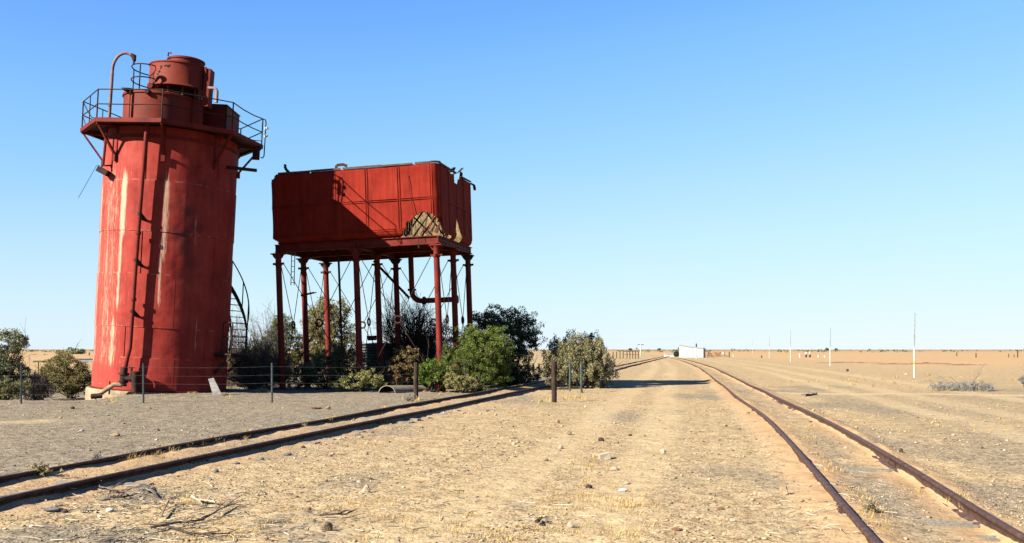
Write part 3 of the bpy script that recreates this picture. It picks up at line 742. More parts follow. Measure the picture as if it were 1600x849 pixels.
    def st(r, f, dz=0): # stair curve climbing round the back
        return pol(r, 6 + 66 * f, lz + .05 + 3.0 * f + dz)
    n = 14
    for r, w in ((TR + .08, .05), (TR + .60, .05)):
        pts = [st(r, i / 24) for i in range(25)]; mb = MB()
        for i in range(24): mb.bar(pts[i], pts[i + 1], .03, .15)
        sr = mb.build('stair_stringer', 'dark_iron', TW)
    for i in range(n):
        mb = MB(); f = (i + .5) / n; mb.bar(st(TR + .08, f), st(TR + .60, f), .16, .025); mb.build('tread', 'dark_iron', sr)
    mb = MB(); mb.tube([st(TR + .62, i / 24, .92) for i in range(25)], .022, 6)
    for i in range(0, 25, 6): mb.tube([st(TR + .62, i / 24, 0), st(TR + .62, i / 24, .92)], .02, 6)
    mb.build('stair_handrail', 'dark_iron', sr)
tower()

mb = MB(); q = on(333, 620); mb.prism([(0, 0), (.30, 0), (-.05, .62), (-.22, .58)], (0, 0, -.03), (1, 0, 0), (0, .35, .93), (0, .93, -.35), .05)
tag(mb.build('slab', 'pale_board', None, False, q), 'pale grey slab leaning at the right foot of the red cylinder tower', 'slab')

# ------------------------------------------------------------------ elevated tank
rot = (Matrix.Rotation(R(-1.9), 3, 'Y') @ Matrix.Rotation(R(-12), 3, 'Z')).to_euler()
TK = thing('elevated_tank', 'rusty red rectangular water tank with torn corner, raised on rows of iron columns', 'water tank', (-5.06, 38.54, 0.0), rot)
HX, HYY, ZB, ZT, CR = 3.25, 2.45, 5.52, 8.12, 0.24
def tank():
    # perimeter (s=0 at the front right corner's middle; negative to the left on the front, positive on the right wall)
    per = []
    def line(a, b, step=.045):
        n = max(2, int((Vector(b) - Vector(a)).length / step))
        return [(a[0] + (b[0] - a[0]) * i / n, a[1] + (b[1] - a[1]) * i / n) for i in range(n)]
    ins = lambda v: v - CR
    def arc(cx, cy, a0):
        return [(cx + CR * math.cos(R(a0 + 90 * i / 9)), cy + CR * math.sin(R(a0 + 90 * i / 9))) for i in range(9)]
    per += line((-ins(HX), -HYY), (ins(HX), -HYY)) + arc(ins(HX), -ins(HYY), -90) + line((HX, -ins(HYY)), (HX, ins(HYY))) + arc(ins(HX), ins(HYY), 0)
    per += line((ins(HX), HYY), (-ins(HX), HYY)) + arc(-ins(HX), ins(HYY), 90) + line((-HX, ins(HYY)), (-HX, -ins(HYY))) + arc(-ins(HX), -ins(HYY), 180)
    P = np.array(per); n = len(P)
    Q = np.roll(P, -1, 0); seg = np.linalg.norm(Q - P, axis=1); S = np.concatenate([[0], np.cumsum(seg)[:-1]]); tot = seg.sum()
    i0 = int(np.argmin(np.hypot(P[:, 0] - (ins(HX) + CR * .707), P[:, 1] + (ins(HYY) + CR * .707)))); S = S - S[i0]
    S = np.where(S > tot / 2, S - tot, S)
    nrm = np.stack([np.clip(P[:, 0], -ins(HX), ins(HX)), np.clip(P[:, 1], -ins(HYY), ins(HYY))], 1); nrm = (P - nrm); nrm /= np.linalg.norm(nrm, axis=1)[:, None]
    rows = [(CR * (1 - math.sin(R(a))), ZB + CR * (1 - math.cos(R(a)))) for a in range(0, 90, 12)]
    rows += [(0.0, z) for z in np.arange(ZB + CR, ZT + .001, .043)]
    V = []
    for (ins_, z) in rows:
        bul = (0.010 * np.sin(S * 1.3 + z) - 0.030 * np.abs(np.sin(math.pi * (S + .2) / 1.225)) ** .7 * abs(math.sin(math.pi * (z - ZB - CR) / 1.12)) - .008) * (z > ZB + CR)
        xy = P - nrm * (ins_ * 0.96) + nrm * np.asarray(bul).reshape(-1, 1)
        V.append(np.concatenate([xy, np.full((n, 1), z)], 1))
    V = np.concatenate(V); m = len(rows)
    holes = [[(-1.46, 5.56), (-1.27, 5.72), (-1.14, 6.03), (-.97, 6.16), (-.76, 6.26), (-.52, 6.33), (-.30, 6.31), (-.12, 6.20), (.04, 6.0), (.35, 5.74), (.9, 5.62), (1.7, 5.66), (1.75, 5.4), (-1.46, 5.4)],
             [(2.5, 6.42), (2.2, 5.95), (2.25, 5.4), (3.15, 5.4), (2.95, 5.9), (2.8, 6.1)],
             [(2.15, 8.3), (2.25, 7.95), (2.4, 7.74), (2.65, 7.70), (2.8, 7.95), (3.0, 8.0), (3.05, 8.3)],
             [(1.3, 8.3), (1.5, 8.06), (1.9, 8.0), (2.2, 8.02), (2.3, 8.3)],
             [(-6.75, 8.3), (-6.2, 8.05), (-6.35, 7.8), (-6.7, 7.75), (-9.5, 7.5), (-9.5, 8.3)],
             [(-6.9, 7.0), (-6.55, 6.6), (-6.6, 6.3), (-7.2, 6.2), (-9, 6.3), (-9, 7)],
             [(-6.35, 5.4), (-6.2, 5.6), (-6.45, 5.8), (-6.7, 5.85), (-8.2, 5.9), (-8.2, 5.4)],
             [(-4.95, 8.3), (-4.9, 8.08), (-4.75, 8.06), (-4.7, 8.3)], [(-3.05, 8.3), (-3.0, 8.085), (-2.85, 8.09), (-2.8, 8.3)]]
    def inside(x, y, poly):
        r = np.zeros(x.shape, bool); k = len(poly)
        for i in range(k):
            x1, y1 = poly[i]; x2, y2 = poly[(i + 1) % k]
            c = ((y1 > y) != (y2 > y)) & (x < (x2 - x1) * (y - y1) / (y2 - y1 + 1e-12) + x1); r ^= c
        return r
    I, J = np.meshgrid(np.arange(m - 1), np.arange(n), indexing='ij'); J2 = (J + 1) % n
    f = np.stack([I * n + J, I * n + J2, (I + 1) * n + J2, (I + 1) * n + J], -1).reshape(-1, 4)
    rz = np.array([r_[1] for r_ in rows])
    fz = ((rz[:-1] + rz[1:]) / 2)[:, None] * np.ones((1, n)); fs_ = S[None, :] * np.ones((m - 1, 1))
    js = (vnoise(fs_ / .13, fz / .13, 5) - .5) * .12; jz = (vnoise(fs_ / .13, fz / .13, 6) - .5) * .12
    kill = np.zeros(fs_.shape, bool)
    for h in holes: kill |= inside(fs_ + js, fz + jz, h)
    f = f[~kill.ravel()]
    sh = np_mesh('tank_shell', V, f, 'tank_paint', TK, smooth=True)
    sh.data.materials.append(M['scale'])
    md = sh.modifiers.new('thickness', 'SOLIDIFY'); md.thickness = .016; md.offset = -1; md.material_offset = 1; md.material_offset_rim = 1
    # floor
    mb = MB(); mb.box((0, 0, ZB + .0), (HX - CR, HYY - CR, .010)); mb.build('tank_floor', 'dark_iron', TK)
    # cover straps on the front and right wall, double line of angle iron
    mb = MB()
    def keep(s, z):
        a = np.array([s]); b = np.array([z]); return not any(inside(a, b, h)[0] for h in holes)
    def strip(pts_fn, s0, s1, z0, z1, out, w=.022, th=.020):
        k = max(2, int(max(abs(s1 - s0), abs(z1 - z0)) / .12)); prev = None
        for i in range(k):
            sa, za = s0 + (s1 - s0) * i / k, z0 + (z1 - z0) * i / k; sb, zb = s0 + (s1 - s0) * (i + 1) / k, z0 + (z1 - z0) * (i + 1) / k
            if keep((sa + sb) / 2, (za + zb) / 2): mb.bar(pts_fn(sa, za), pts_fn(sb, zb), w, th, out)
    sc = CR * math.pi / 4
    fr = lambda s, z: (ins(HX) + sc + s, -HYY - .006, z)
    rt = lambda s, z: (HX + .006, -ins(HYY) - sc + s, z)
    # front seams: the photo's five panels
    xs = [-3.0 + 0.05 - 1.0, ]
    fs0 = -6.4
    seams = [-sc - .02 - 1.225 * k for k in range(0, 5)]
    for s in seams:
        for o in (-.038, .038): strip(fr, s + o, s + o, ZB + CR, ZT - .05, (0, -1, 0), .018, .012)
    for z in (ZB + CR + .02, 6.86):
        for o in (-.032, .032): strip(fr, -6.35, -sc, z + o, z + o, (0, -1, 0), .018)
    mb.build('panel_seams', 'tank_paint', sh); mb = MB()
    for k in range(0, 5):
        s = sc + .1 + k * 1.08
        for o in (-.035, .035): strip(rt, s + o, s + o, ZB + CR, ZT - .05, (1, 0, 0), .018, .012)
    for z in (ZB + CR + .02, 6.86): strip(rt, sc, 4.6, z, z, (1, 0, 0), .05)
    mb.build('panel_seams', 'tank_paint', sh)
    # weathered rim left from the roof
    mb = MB(); rr = random.Random(4); s = -6.05
    while s < -.3:
        ln = rr.uniform(.5, 1.3); e = min(s + ln, -.2); zo = rr.uniform(-.01, .02)
        mb.bar(fr(s, ZT - .012 + zo * .5 + .004 * rr.random()), fr(e, ZT - .01 + zo * .5), .05, .06); s = e + rr.choice((.01, .02, .10))
    mb.tube([(ins(HX) + .02 + (CR + .006) * math.cos(R(a)), -ins(HYY) + (CR + .006) * math.sin(R(a)), ZT + .01) for a in range(-95, 10, 12)], .04, 6)
    s = sc
    while s < 2.0:
        e = s + rr.uniform(.4, .7); mb.bar(rt(s, ZT - .0), rt(e, ZT - .01), .06, .06); s = e + .02
    mb.bar(rt(3.1, ZT - .02), rt(4.7, ZT + .02), .06, .05)
    mb.build('rim', 'olive_band', sh)
    # bent flaps
    for pts, w in (([(-5.62, 0), (-5.72, .10), (-5.78, .24), (-5.74, .30)], .10), ([(-3.78, .0), (-3.75, .13), (-3.50, .14), (-3.35, .07)], .10)):
        mb = MB()
        for a, b_ in zip(pts, pts[1:]): mb.bar(Vector(fr(a[0], ZT + a[1])), Vector(fr(b_[0], ZT + b_[1])), w, .03, (0, -1, 0))
        mb.build('bent_flap', 'dark_iron', sh)
    for s0, pts in ((1.7, [(0, 0, 0), (.1, .15, .10), (.0, .35, .04)]), (2.1, [(0, 0, -.1), (.15, .2, .0), (.25, .4, .18)]), (2.0, [(0, 0, -.02), (-.1, .2, .1), (-.2, .5, .06)]), (3.15, [(0, 0, -.08), (.05, -.08, .10), (.0, -.05, .16)]), (4.6, [(0, 0, -.05), (.1, .25, -.1), (.12, .3, -.3)])):
        mb = MB(); b0 = Vector(rt(s0, ZT)); pp = [b0 + Vector(p) for p in pts]
        for a, b_ in zip(pp, pp[1:]): mb.bar(a, b_, .12, .02)
        mb.build('torn_strip', 'dark_iron', sh)
    # dangling wire on the front
    mb = MB(); mb.tube([fr(-1.05, 7.7), (ins(HX) + sc - .97, -HYY - .04, 6.9), (ins(HX) + sc - .86, -HYY - .06, 6.2), (ins(HX) + sc - .72, -HYY - .08, 5.2)], .011, 5); mb.tube([(ins(HX) + sc - .72, -HYY - .08, 5.22), (ins(HX) + sc - .71, -HYY - .08, 5.06)], .03, 6); mb.build('dangling_wire', 'dark_iron', sh)
    # stays inside
    for (a, b_) in (((1.75, -1.75, 5.6), (3.1, -1.75, 7.3)), ((1.3, -1.7, 7.1), (2.75, -1.7, 5.6)), ((2.0, -1.6, 7.2), (3.15, -1.6, 5.6)), ((2.2, -1.3, 5.6), (3.2, -1.3, 6.8)), ((2.65, .2, 5.6), (2.65, .2, 7.9)), ((1.2, .4, 5.6), (2.6, .4, 7.4)), ((2.6, .4, 5.6), (3.2, 1.4, 7.2))):
        mb = MB(); mb.bar(a, b_, .055, .05); mb.build('inner_stay', 'dark_iron', TK)
    rr = random.Random(31)
    for k in range(6):
        x = 1.72 + .085 * k; mb = MB(); mb.bar((x, -HYY + .16, 5.56), (x + .05, -HYY + .2, 6.05 + .09 * k), .07, .012, (0, -1, 0)); mb.build('torn_plate', 'dark_iron', TK)
    for k in range(8):
        x = 2.50 + .085 * k; z = 5.58 + .05 * rr.random(); l_ = rr.uniform(.16, .34); mb = MB()
        mb.bar((x, -HYY + .14 + .03 * (k % 3), z), (x + l_ * .8, -HYY + .25, z + l_ + (.35 if k % 2 else .1)), rr.uniform(.035, .07), .012, (0, -1, 0)); mb.build('torn_plate', 'dark_iron' if k % 3 else 'rust_red', TK)
    for k in range(4):
        z = 5.62 + .02 * k; x = 2.9; mb = MB(); mb.bar((HX - .12, -1.9 + .3 * k, z), (HX - .2, -1.8 + .3 * k, z + .3), .12, .012, (1, 0, 0)); mb.build('torn_plate', 'dark_iron', TK)
    # girders
    def ibeam(name, a, b_, h, w, m, bolts=None):
        mb = MB(); a = Vector(a); b_ = Vector(b_)
        mb.bar(a, b_, .03, h - .03)
        for s_ in (1, -1): mb.bar(a + Vector((0, 0, s_ * h / 2)), b_ + Vector((0, 0, s_ * h / 2)), w, .026)
        g = mb.build(name, m, TK)
        if bolts:
            mb = MB(); d = (b_ - a).normalized(); nn = int((b_ - a).length / .42); out = Vector((1, 0, 0))
            for i in range(nn):
                for dz in (-.055, .055):
                    p = a + d * (.2 + .42 * i) + Vector((0, 0, dz)); mb.tube([p + out * .014, p + out * .04], .032, 6)
            mb.build('bolts', 'dark_iron', g)
        return g
    for y in (-2.25, 0, 2.25): ibeam('girder', (-3.15, y, 5.36), (3.15, y, 5.36), .27, .16, 'rust_red')
    for x in (-3.05, 0, 3.05): ibeam('side_girder', (x + .1 * (x > 1), -2.36, 5.365), (x + .1 * (x > 1), 2.36, 5.365), .24, .14, 'rust_red', bolts=(x > 1))
    for x in (-2.3, -1.53, -.77, .77, 1.53, 2.3):
        mb = MB(); mb.bar((x, -2.2, 5.43), (x, 2.2, 5.43), .08, .13); mb.build('floor_joist', 'dark_iron', TK)
    # columns
    for y in (-2.25, 0, 2.25):
        for x in (-3.05, 0, 3.05):
            mb = MB()
            prof = [(.17, -.2), (.17, .12), (.125, .16), (.118, .3), (.108, 4.72), (.135, 4.74), (.135, 4.80), (.108, 4.82), (.108, 4.98)]
            mb.lathe(prof, 20, (x, y, 0)); c = mb.build('column', 'rust_red', TK, True)
            mb = MB(); mb.lathe([(.112, 4.96), (.12, 5.04), (.15, 5.12), (.15, 5.14)], 20, (x, y, 0))
            mb.box((x, y, 5.165), (.23, .17, .022))
            for sx in (-1, 1):
                mb.prism([(0, 0), (.05, .03), (.12, .13), (.12, .16), (0, .16)], (x + sx * .10, y - .02, 4.98), (sx, 0, 0), (0, 0, 1), (0, 1, 0), .04)
                mb.bar((x + sx * .10, y, 4.80), (x + sx * .22, y, 4.80), .05, .08); mb.bar((x, y + sx * .10, 4.80), (x, y + sx * .22, 4.80), .05, .08)
            mb.build('capital', 'dark_iron' if y > 0 else 'rust_red', c)
    # cross bracing with centre rings
    def brace(p, q):
        mb = MB(); p = Vector(p); q = Vector(q); d = (q - p).normalized(); mid = (p + q) / 2; rr = .115; cz = 2.55
        c = mid + Vector((0, 0, cz))
        for e, sg in ((p, 1), (q, -1)):
            for z in (4.80, .35):
                end = e + d * sg * .2 + Vector((0, 0, z)); dirn = (end - c).normalized()
                mb.tube([c + dirn * rr, end], .0135, 6)
        b_ = mb.build('brace_rods', 'dark_iron', TK)
        mb = MB(); mb.tube([c + (d * math.cos(a) + Vector((0, 0, 1)) * math.sin(a)) * (rr + .012) for a in [2 * math.pi * k / 20 for k in range(21)]], .034, 8, False)
        mb.build('brace_ring', 'dark_iron', b_, True)
    for y in (-2.25, 0, 2.25):
        for x in (-3.05, 0): brace((x, y, 0), (x + 3.05, y, 0))
    for x in (-3.05, 0, 3.05):
        for y in (-2.25, 0): brace((x, y, 0), (x, y + 2.25, 0))
    # outlet pipe with elbow
    mb = MB(); ox, oy = 1.05, 1.0
    pts = [(ox, oy, 5.45), (ox, oy, 3.75)] + [(ox + .38 - .38 * math.cos(R(a)), oy, 3.75 - .38 * math.sin(R(a))) for a in range(15, 91, 15)] + [(ox + 1.85, oy - .1, 3.36)]
    mb.tube(pts, .105, 14); mb.tube([(ox, oy, 5.28), (ox + .8, oy, 5.36)], .09, 10); op = mb.build('outlet_pipe', 'rust_red', TK, True)
    for a, b_ in (((ox + .46, oy - .02, 3.37), (ox + .54, oy - .02, 3.37)), ((ox + 1.81, oy - .1, 3.36), (ox + 1.89, oy - .1, 3.36)), ((ox, oy, 3.78), (ox, oy, 3.86))):
        mb = MB(); mb.tube([a, b_], .165, 14); mb.build('flange', 'dark_iron', op, True)
    mb = MB(); mb.bar((-.35, .6, 5.0), (.95, .95, 3.5), .08, .10); mb.build('diagonal_strut', 'dark_iron', TK)
    mb = MB(); mb.tube([(-.9, -1.7, 5.4), (-.88, -1.7, 1.3)], .045, 8); mb.build('thin_pipe', 'dark_iron', TK, True)
    # hanging ladder, broken
    mb = MB()
    for s_ in (0, .13): mb.tube([(-2.62 + s_, -2.0, 5.3), (-2.70 + s_, -2.0, 4.0)], .016, 6)
    for i in range(6): mb.tube([(-2.64 - .013 * i, -2.0, 5.1 - .2 * i), (-2.51 - .013 * i, -2.0, 5.1 - .2 * i)], .012, 5)
    mb.build('hanging_ladder', 'pipe_grey', TK)
    mb = MB(); mb.bar((-3.0, -.45, 3.72), (-2.45, -.45, 3.80), .05, .05); mb.bar((-3.0, -.45, 3.68), (-2.5, -.1, 3.82), .04, .04); mb.build('loose_bar', 'rust_red', TK)
    mb = MB(); mb.tube([(.05, -1.4, 1.93), (.35, -1.4, 1.93)], .09, 10); mb.bar((.0, -1.4, 2.0), (.4, -1.4, 2.0), .05, .05); mb.build('float_valve', 'dark_iron', TK)
tank()

# corrugated tank underneath
p = on(585, 596); p.y = 41.5; p.x = (592 - CX) / F * 41.5; p.z = 0
ct = thing('corrugated_tank', 'small grey corrugated iron tank half hidden by scrub under the raised tank', 'rainwater tank', p)
mb = MB(); prof = []
for i in range(61): prof.append((0.80 + .035 * math.cos(i * math.pi / 2), 1.72 * i / 60))
mb.lathe([(.5, -.02)] + prof, 40); mb.build('tank_wall', 'old_galv', ct, True)
mb = MB(); mb.lathe([(.82, 1.71), (.82, 1.74), (.1, 1.8)], 40); mb.build('tank_lid', 'old_galv', ct, True)

# half-buried culvert pipe
p = on(606, 614)
cv = thing('culvert_pipe', 'half-buried curved metal pipe section with dark open end beside the rails', 'pipe', p, (0, 0, R(58)))
def half(r): return [(r * math.cos(R(a)), r * math.sin(R(a))) for a in range(-10, 191, 10)]
mb = MB(); o_, i_ = half(.40), half(.375); n = len(o_); ln = 1.9; nl = 24; vs = []
for k in range(nl + 1):
    x = -.05 + ln * k / nl; sc = 1 + .02 * math.cos(k * math.pi) * .5
    vs += [(x, -a * .95 * sc, b_ * .72 * sc - .02 - .05 * k / nl) for a, b_ in o_] + [(x, -a * .95, b_ * .72 - .02 - .05 * k / nl) for a, b_ in i_]
fs = []
for k in range(nl):
    for j in range(n - 1):
        fs.append((k * 2 * n + j, k * 2 * n + j + 1, (k + 1) * 2 * n + j + 1, (k + 1) * 2 * n + j)); fs.append((k * 2 * n + n + j + 1, k * 2 * n + n + j, (k + 1) * 2 * n + n + j, (k + 1) * 2 * n + n + j + 1))
for j in range(n - 1): fs.append((j + 1, j, n + j, n + j + 1))
mb.add(vs, fs); mb.build('pipe_wall', 'culvert', cv, True)
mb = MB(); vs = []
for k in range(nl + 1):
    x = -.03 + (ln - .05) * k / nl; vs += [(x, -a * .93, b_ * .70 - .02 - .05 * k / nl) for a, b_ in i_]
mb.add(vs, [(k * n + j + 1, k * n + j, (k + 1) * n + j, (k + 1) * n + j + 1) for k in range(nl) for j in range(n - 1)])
mb.build('shade_lining', 'hollow_shade', cv, True)  # added liner, its near-black colour stands in for shade inside the pipe
mb = MB(); mb.add([(.22, -a * .93, b_ * .70 - .02) for a, b_ in i_], [tuple(range(n))]); mb.add([(-.02, -.36, .012), (-.02, .36, .012), (.22, .36, .03), (.22, -.36, .03)], [(0, 1, 2, 3)]); mb.build('shade_plug', 'hollow_shade', cv)  # plug and floor sheet added to paint the open end dark

# ------------------------------------------------------------------ fences and posts
def star_post(mb, h, w=.035):
    for a in (90, 210, 330):
        d = Vector((math.cos(R(a)), math.sin(R(a)), 0)); mb.bar(d * w * .5 + Vector((0, 0, -.2)), d * w * .5 + Vector((0, 0, h)), .008, w, d.cross(Vector((0, 0, 1))))
    mb.tube([(0, 0, -.2), (0, 0, h)], .013, 6)
def wood_post(mb, h, r=.06, seed=0):
    rr = random.Random(seed); pts = [Vector((rr.uniform(-.006, .006), rr.uniform(-.006, .006), -.2 + (h + .2) * i / 6)) for i in range(7)]
    mb.tube(pts, [r * rr.uniform(.93, 1.06) for _ in pts], 9)
fence_px = [(-165, 632), (33, 632), (224, 630), (425, 629), (650, 625)]
fp = [on(*q) for q in fence_px]
FN = thing('wire_fence', 'low wire fence on thin steel posts in front of the red cylinder tower', 'fence', fp[2])
for k, q in enumerate(fp):
    mb = MB()
    if k < 4: star_post(mb, 1.12); o = mb.build('post', 'steel_post', FN, False, q - fp[2])
    else: wood_post(mb, 1.13, .07, 3); o = mb.build('post', 'old_wood', FN, True, q - fp[2]); o['label'] = 'thick dark wooden end post'
for z in (.26, .55, .78, 1.02):
    mb = MB(); pts = []
    for a, b_ in zip(fp, fp[1:]):
        for i in range(8):
            tt = i / 8; c = a.lerp(b_, tt) - fp[2]; pts.append(c + Vector((0, -.03, z - .05 * 4 * tt * (1 - tt) * (0.4 + z * .3))))
    pts.append(fp[-1] - fp[2] + Vector((0, -.03, z))); mb.tube(pts, .0018, 4); mb.build('wire', 'wire', FN)
mb = MB(); wood_post(mb, 1.16, .075, 7); tag(mb.build('wooden_post', 'old_wood', None, True, on(866, 629)), 'thick dark wooden post in front of the sage bush, dry grass at its foot', 'post')
mb = MB(); star_post(mb, 1.14, .04); tag(mb.build('steel_post', 'steel_post', None, False, on(890.5, 612)), 'thin grey steel post before the sage bush, nearest the thick wooden post', 'post')
mb = MB(); star_post(mb, 1.08, .05); tag(mb.build('steel_post', 'steel_post', None, False, on(908.5, 614)), 'thin pale steel post before the sage bush, farther from the thick wooden post', 'post')

# ------------------------------------------------------------------ vegetation
def leaf_cloud(clumps, per, rc, size, rs, aspect=2.2, up=0.35, zs=.8):
    n = len(clumps) * per
    c = np.repeat(np.asarray(clumps), per, 0)
    rad = np.repeat(rs.uniform(.6, 1.25, len(clumps)) * rc, per)
    d = rs.normal(size=(n, 3)); d /= np.linalg.norm(d, axis=1)[:, None]
    pos = c + d * (rad * rs.uniform(0.15, 1.0, n) ** .6)[:, None] * np.array([1, 1, zs])
    ax = d * .7 + rs.normal(size=(n, 3)) * .6 + np.array([0, 0, up]); ax /= np.linalg.norm(ax, axis=1)[:, None]
    b = np.cross(ax, rs.normal(size=(n, 3))); b /= np.linalg.norm(b, axis=1)[:, None] + 1e-9
    ln = size * rs.uniform(.6, 1.4, n); w = ln / aspect
    v = np.stack([pos - ax * (ln * .5)[:, None], pos + b * (w * .5)[:, None], pos + ax * (ln * .5)[:, None], pos - b * (w * .5)[:, None]], 1).reshape(-1, 3)
    f = np.arange(n * 4).reshape(-1, 4)
    tint = np.clip(np.repeat(rs.uniform(.1, .8, len(clumps)), per) + rs.normal(0, .18, n), 0, 1)
    return v, f, tint
def lobe_points(lobes, n, rs, shell=.45):
    vols = np.array([l[3] * l[4] * l[5] for l in lobes]) ** .75; vols /= vols.sum()
    out = []
    idx = rs.choice(len(lobes), n, p=vols)
    for i in idx:
        cx, cy, cz, rx, ry, rz = lobes[i]
        d = rs.normal(size=3); d /= np.linalg.norm(d); q = rs.uniform(shell, 1.0) ** .7 * (1 + .16 * math.sin(7 * d[0] + 5 * d[2] + i) + rs.normal(0, .06))
        p = (cx + d[0] * rx * q, cy + d[1] * ry * q, cz + d[2] * rz * q)
        if p[2] > -0.3: out.append(p)
    return out
def twigs(base, tips, rs, r0=.03, r1=.006, sub=0, wig=.12):
    mb = MB(); base = Vector(base)
    for tp in tips:
        tp = Vector(tp); m1 = base.lerp(tp, .35) + Vector(rs.normal(0, wig, 3)) + Vector((0, 0, .06)); m2 = base.lerp(tp, .7) + Vector(rs.normal(0, wig * .8, 3))
        mb.tube([base + Vector(rs.normal(0, .05, 3)) * Vector((1, 1, 0)).length * .7, m1, m2, tp], [r0, r0 * .7, r0 * .4, r1], 5, False)
        for s_ in range(sub):
            a = m1.lerp(m2, rs.uniform(0, 1)) if rs.random() < .5 else m2.lerp(tp, rs.uniform(0, .8))
            dv = (tp - base); dv = dv.normalized() * rs.uniform(.25, .6) + Vector(rs.normal(0, .25, 3)); e = a + dv; mm = a.lerp(e, .5) + Vector(rs.normal(0, .05, 3))
            mb.tube([a, mm, e], [r0 * .35, r0 * .25, r1 * .7], 4, False)
            for _ in range(3):
                a2 = a.lerp(e, rs.uniform(.3, .95)); e2 = a2 + dv * .4 + Vector(rs.normal(0, .13, 3)); mb.tube([a2, e2], [r0 * .18, r1 * .6], 3, False)
    return mb
def bush(name, label, cat, Y, lobes_px, nclump, per, rc, size, leafm, seed, base_px=None, group=None, ntwig=14, twigm='stem', aspect=2.2, extra=None, shell=.45, up=.35, depth=.9, zs=.8):
    rs = np.random.default_rng(seed)
    lob = []
    for l in lobes_px:
        px, py, rx, ry = l[:4]; dy = l[4] if len(l) > 4 else 0.0
        c = at(px, py, Y + dy); s = (Y + dy) / F; lob.append((c.x, c.y, c.z, rx * s, rx * s * depth, ry * s))
    if base_px is None: base_px = sum(l[0] for l in lobes_px) / len(lobes_px)
    bx = (base_px - CX) / F * Y; org = Vector((bx, Y, gz(bx, Y)))
    t = thing(name, label, cat, org, None, group)
    if Y < 60: nclump, per, rc, size = int(nclump * 1.35), int(per * 1.5), rc * .85, size * .74
    pts = lobe_points(lob, nclump, rs, shell)
    P = np.array(pts) - np.array(org)
    v, f, tint = leaf_cloud(P, per, rc, size, rs, aspect, up, zs)
    v[:, 2] = np.maximum(v[:, 2], -.05)
    np_mesh('foliage', v, f, leafm, t, tint=tint)
    if extra:   # second leaf tone over chosen clumps
        m2, frac, fn = extra
        sel = [p for p in P if fn(p)]
        if sel:
            v, f, tint = leaf_cloud(np.array(sel), int(per * frac), rc * 1.05, size * .9, rs, aspect, up, zs); v[:, 2] = np.maximum(v[:, 2], 0.0)
            np_mesh('second_tone_foliage', v, f, m2, t, tint=tint)
    tips = [P[i] for i in rs.choice(len(P), min(ntwig, len(P)), replace=False)]
    twigs((0, 0, -.05), tips, rs, .028, .006, 1).build('stem', twigm, t)
    return t
def dead_bush(name, label, Y, base_px, lobes_px, n, seed, m='dead_twig', sub=5, r0=.022, wig=.14, cat='bush'):
    rs = np.random.default_rng(seed); lob = []
    for l in lobes_px:
        px, py, rx, ry = l; c = at(px, py, Y); s = Y / F; lob.append((c.x, c.y, c.z, rx * s, rx * s * .8, ry * s))
    bx = (base_px - CX) / F * Y; org = Vector((bx, Y, gz(bx, Y)))
    t = thing(name, label, cat, org)
    P = [np.array(p) - np.array(org) for p in lobe_points(lob, n, rs, .6)]
    k = len(P) // 3
    twigs((0, 0, -.05), P[:k], rs, r0, .006, sub, wig).build('trunk', m, t)
    twigs((0.05, 0, .0), P[k:], rs, r0 * .7, .005, sub, wig).build('branches', m, t)
    return t

# left edge
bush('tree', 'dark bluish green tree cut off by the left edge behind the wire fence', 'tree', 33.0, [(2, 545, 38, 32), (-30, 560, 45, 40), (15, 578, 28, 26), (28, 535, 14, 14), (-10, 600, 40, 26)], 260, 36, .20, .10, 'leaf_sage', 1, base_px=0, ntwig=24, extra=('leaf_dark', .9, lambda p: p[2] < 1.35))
bush('saltbush', 'low pale sage saltbush at the left edge in front of the dark tree', 'bush', 30.5, [(12, 610, 32, 20), (-20, 606, 30, 24)], 170, 32, .12, .07, 'leaf_olive', 2, extra=('leaf_sage', .8, lambda p: True))
bush('bush', 'small grey dry bush between the left edge tree and the olive bush', 'bush', 33.5, [(54, 604, 20, 20), (68, 612, 16, 14), (46, 590, 14, 14)], 90, 24, .14, .07, 'leaf_grey', 3, twigm='dead_twig', ntwig=26, extra=('leaf_sage', .6, lambda p: True))
bush('bush', 'upright olive yellow bush just left of the red cylinder tower foot', 'bush', 35.6, [(96, 578, 26, 30), (120, 588, 22, 28), (78, 594, 18, 20), (100, 560, 14, 12), (126, 596, 20, 20), (106, 602, 28, 16), (74, 578, 12, 16)], 330, 32, .16, .075, 'leaf_olive', 4, base_px=110, ntwig=26, shell=.3, extra=('leaf_tan', .6, lambda p: p[2] > .3))
# between tower and tank
dead_bush('dead_bush', 'pale bare twiggy bush rising behind the stair landing of the red tower', 41.0, 372, [(372, 530, 18, 55), (360, 520, 18, 45)], 40, 5, 'dead_twig', 4)
dead_bush('dead_bush', 'brown tangled dead bush between the red tower and the first tank column', 37.5, 395, [(395, 572, 40, 32), (372, 575, 25, 28), (425, 578, 26, 26), (400, 555, 30, 18)], 210, 6, 'dead_twig', 6)
bush('dry_bush', 'dry brown leafy bush low between tower landing and first tank column', 'bush', 38.5, [(398, 576, 38, 26), (430, 582, 24, 22), (380, 582, 24, 22)], 220, 26, .16, .08, 'leaf_brown', 7, twigm='dead_twig')
dead_bush('dead_bush', 'pale bare twigs spreading left of the first tank column above the brown scrub', 43.0, 425, [(415, 515, 26, 44), (432, 510, 18, 36)], 44, 8, 'dead_twig', 5, .018)
bush('bush', 'yellow green airy bush behind the leftmost tank column', 'bush', 43.5, [(425, 540, 26, 36), (455, 545, 22, 32), (440, 512, 20, 24), (410, 555, 20, 24)], 230, 26, .18, .09, 'leaf_olive', 9, base_px=435, shell=.3, ntwig=24, extra=('leaf_green', .8, lambda p: True))
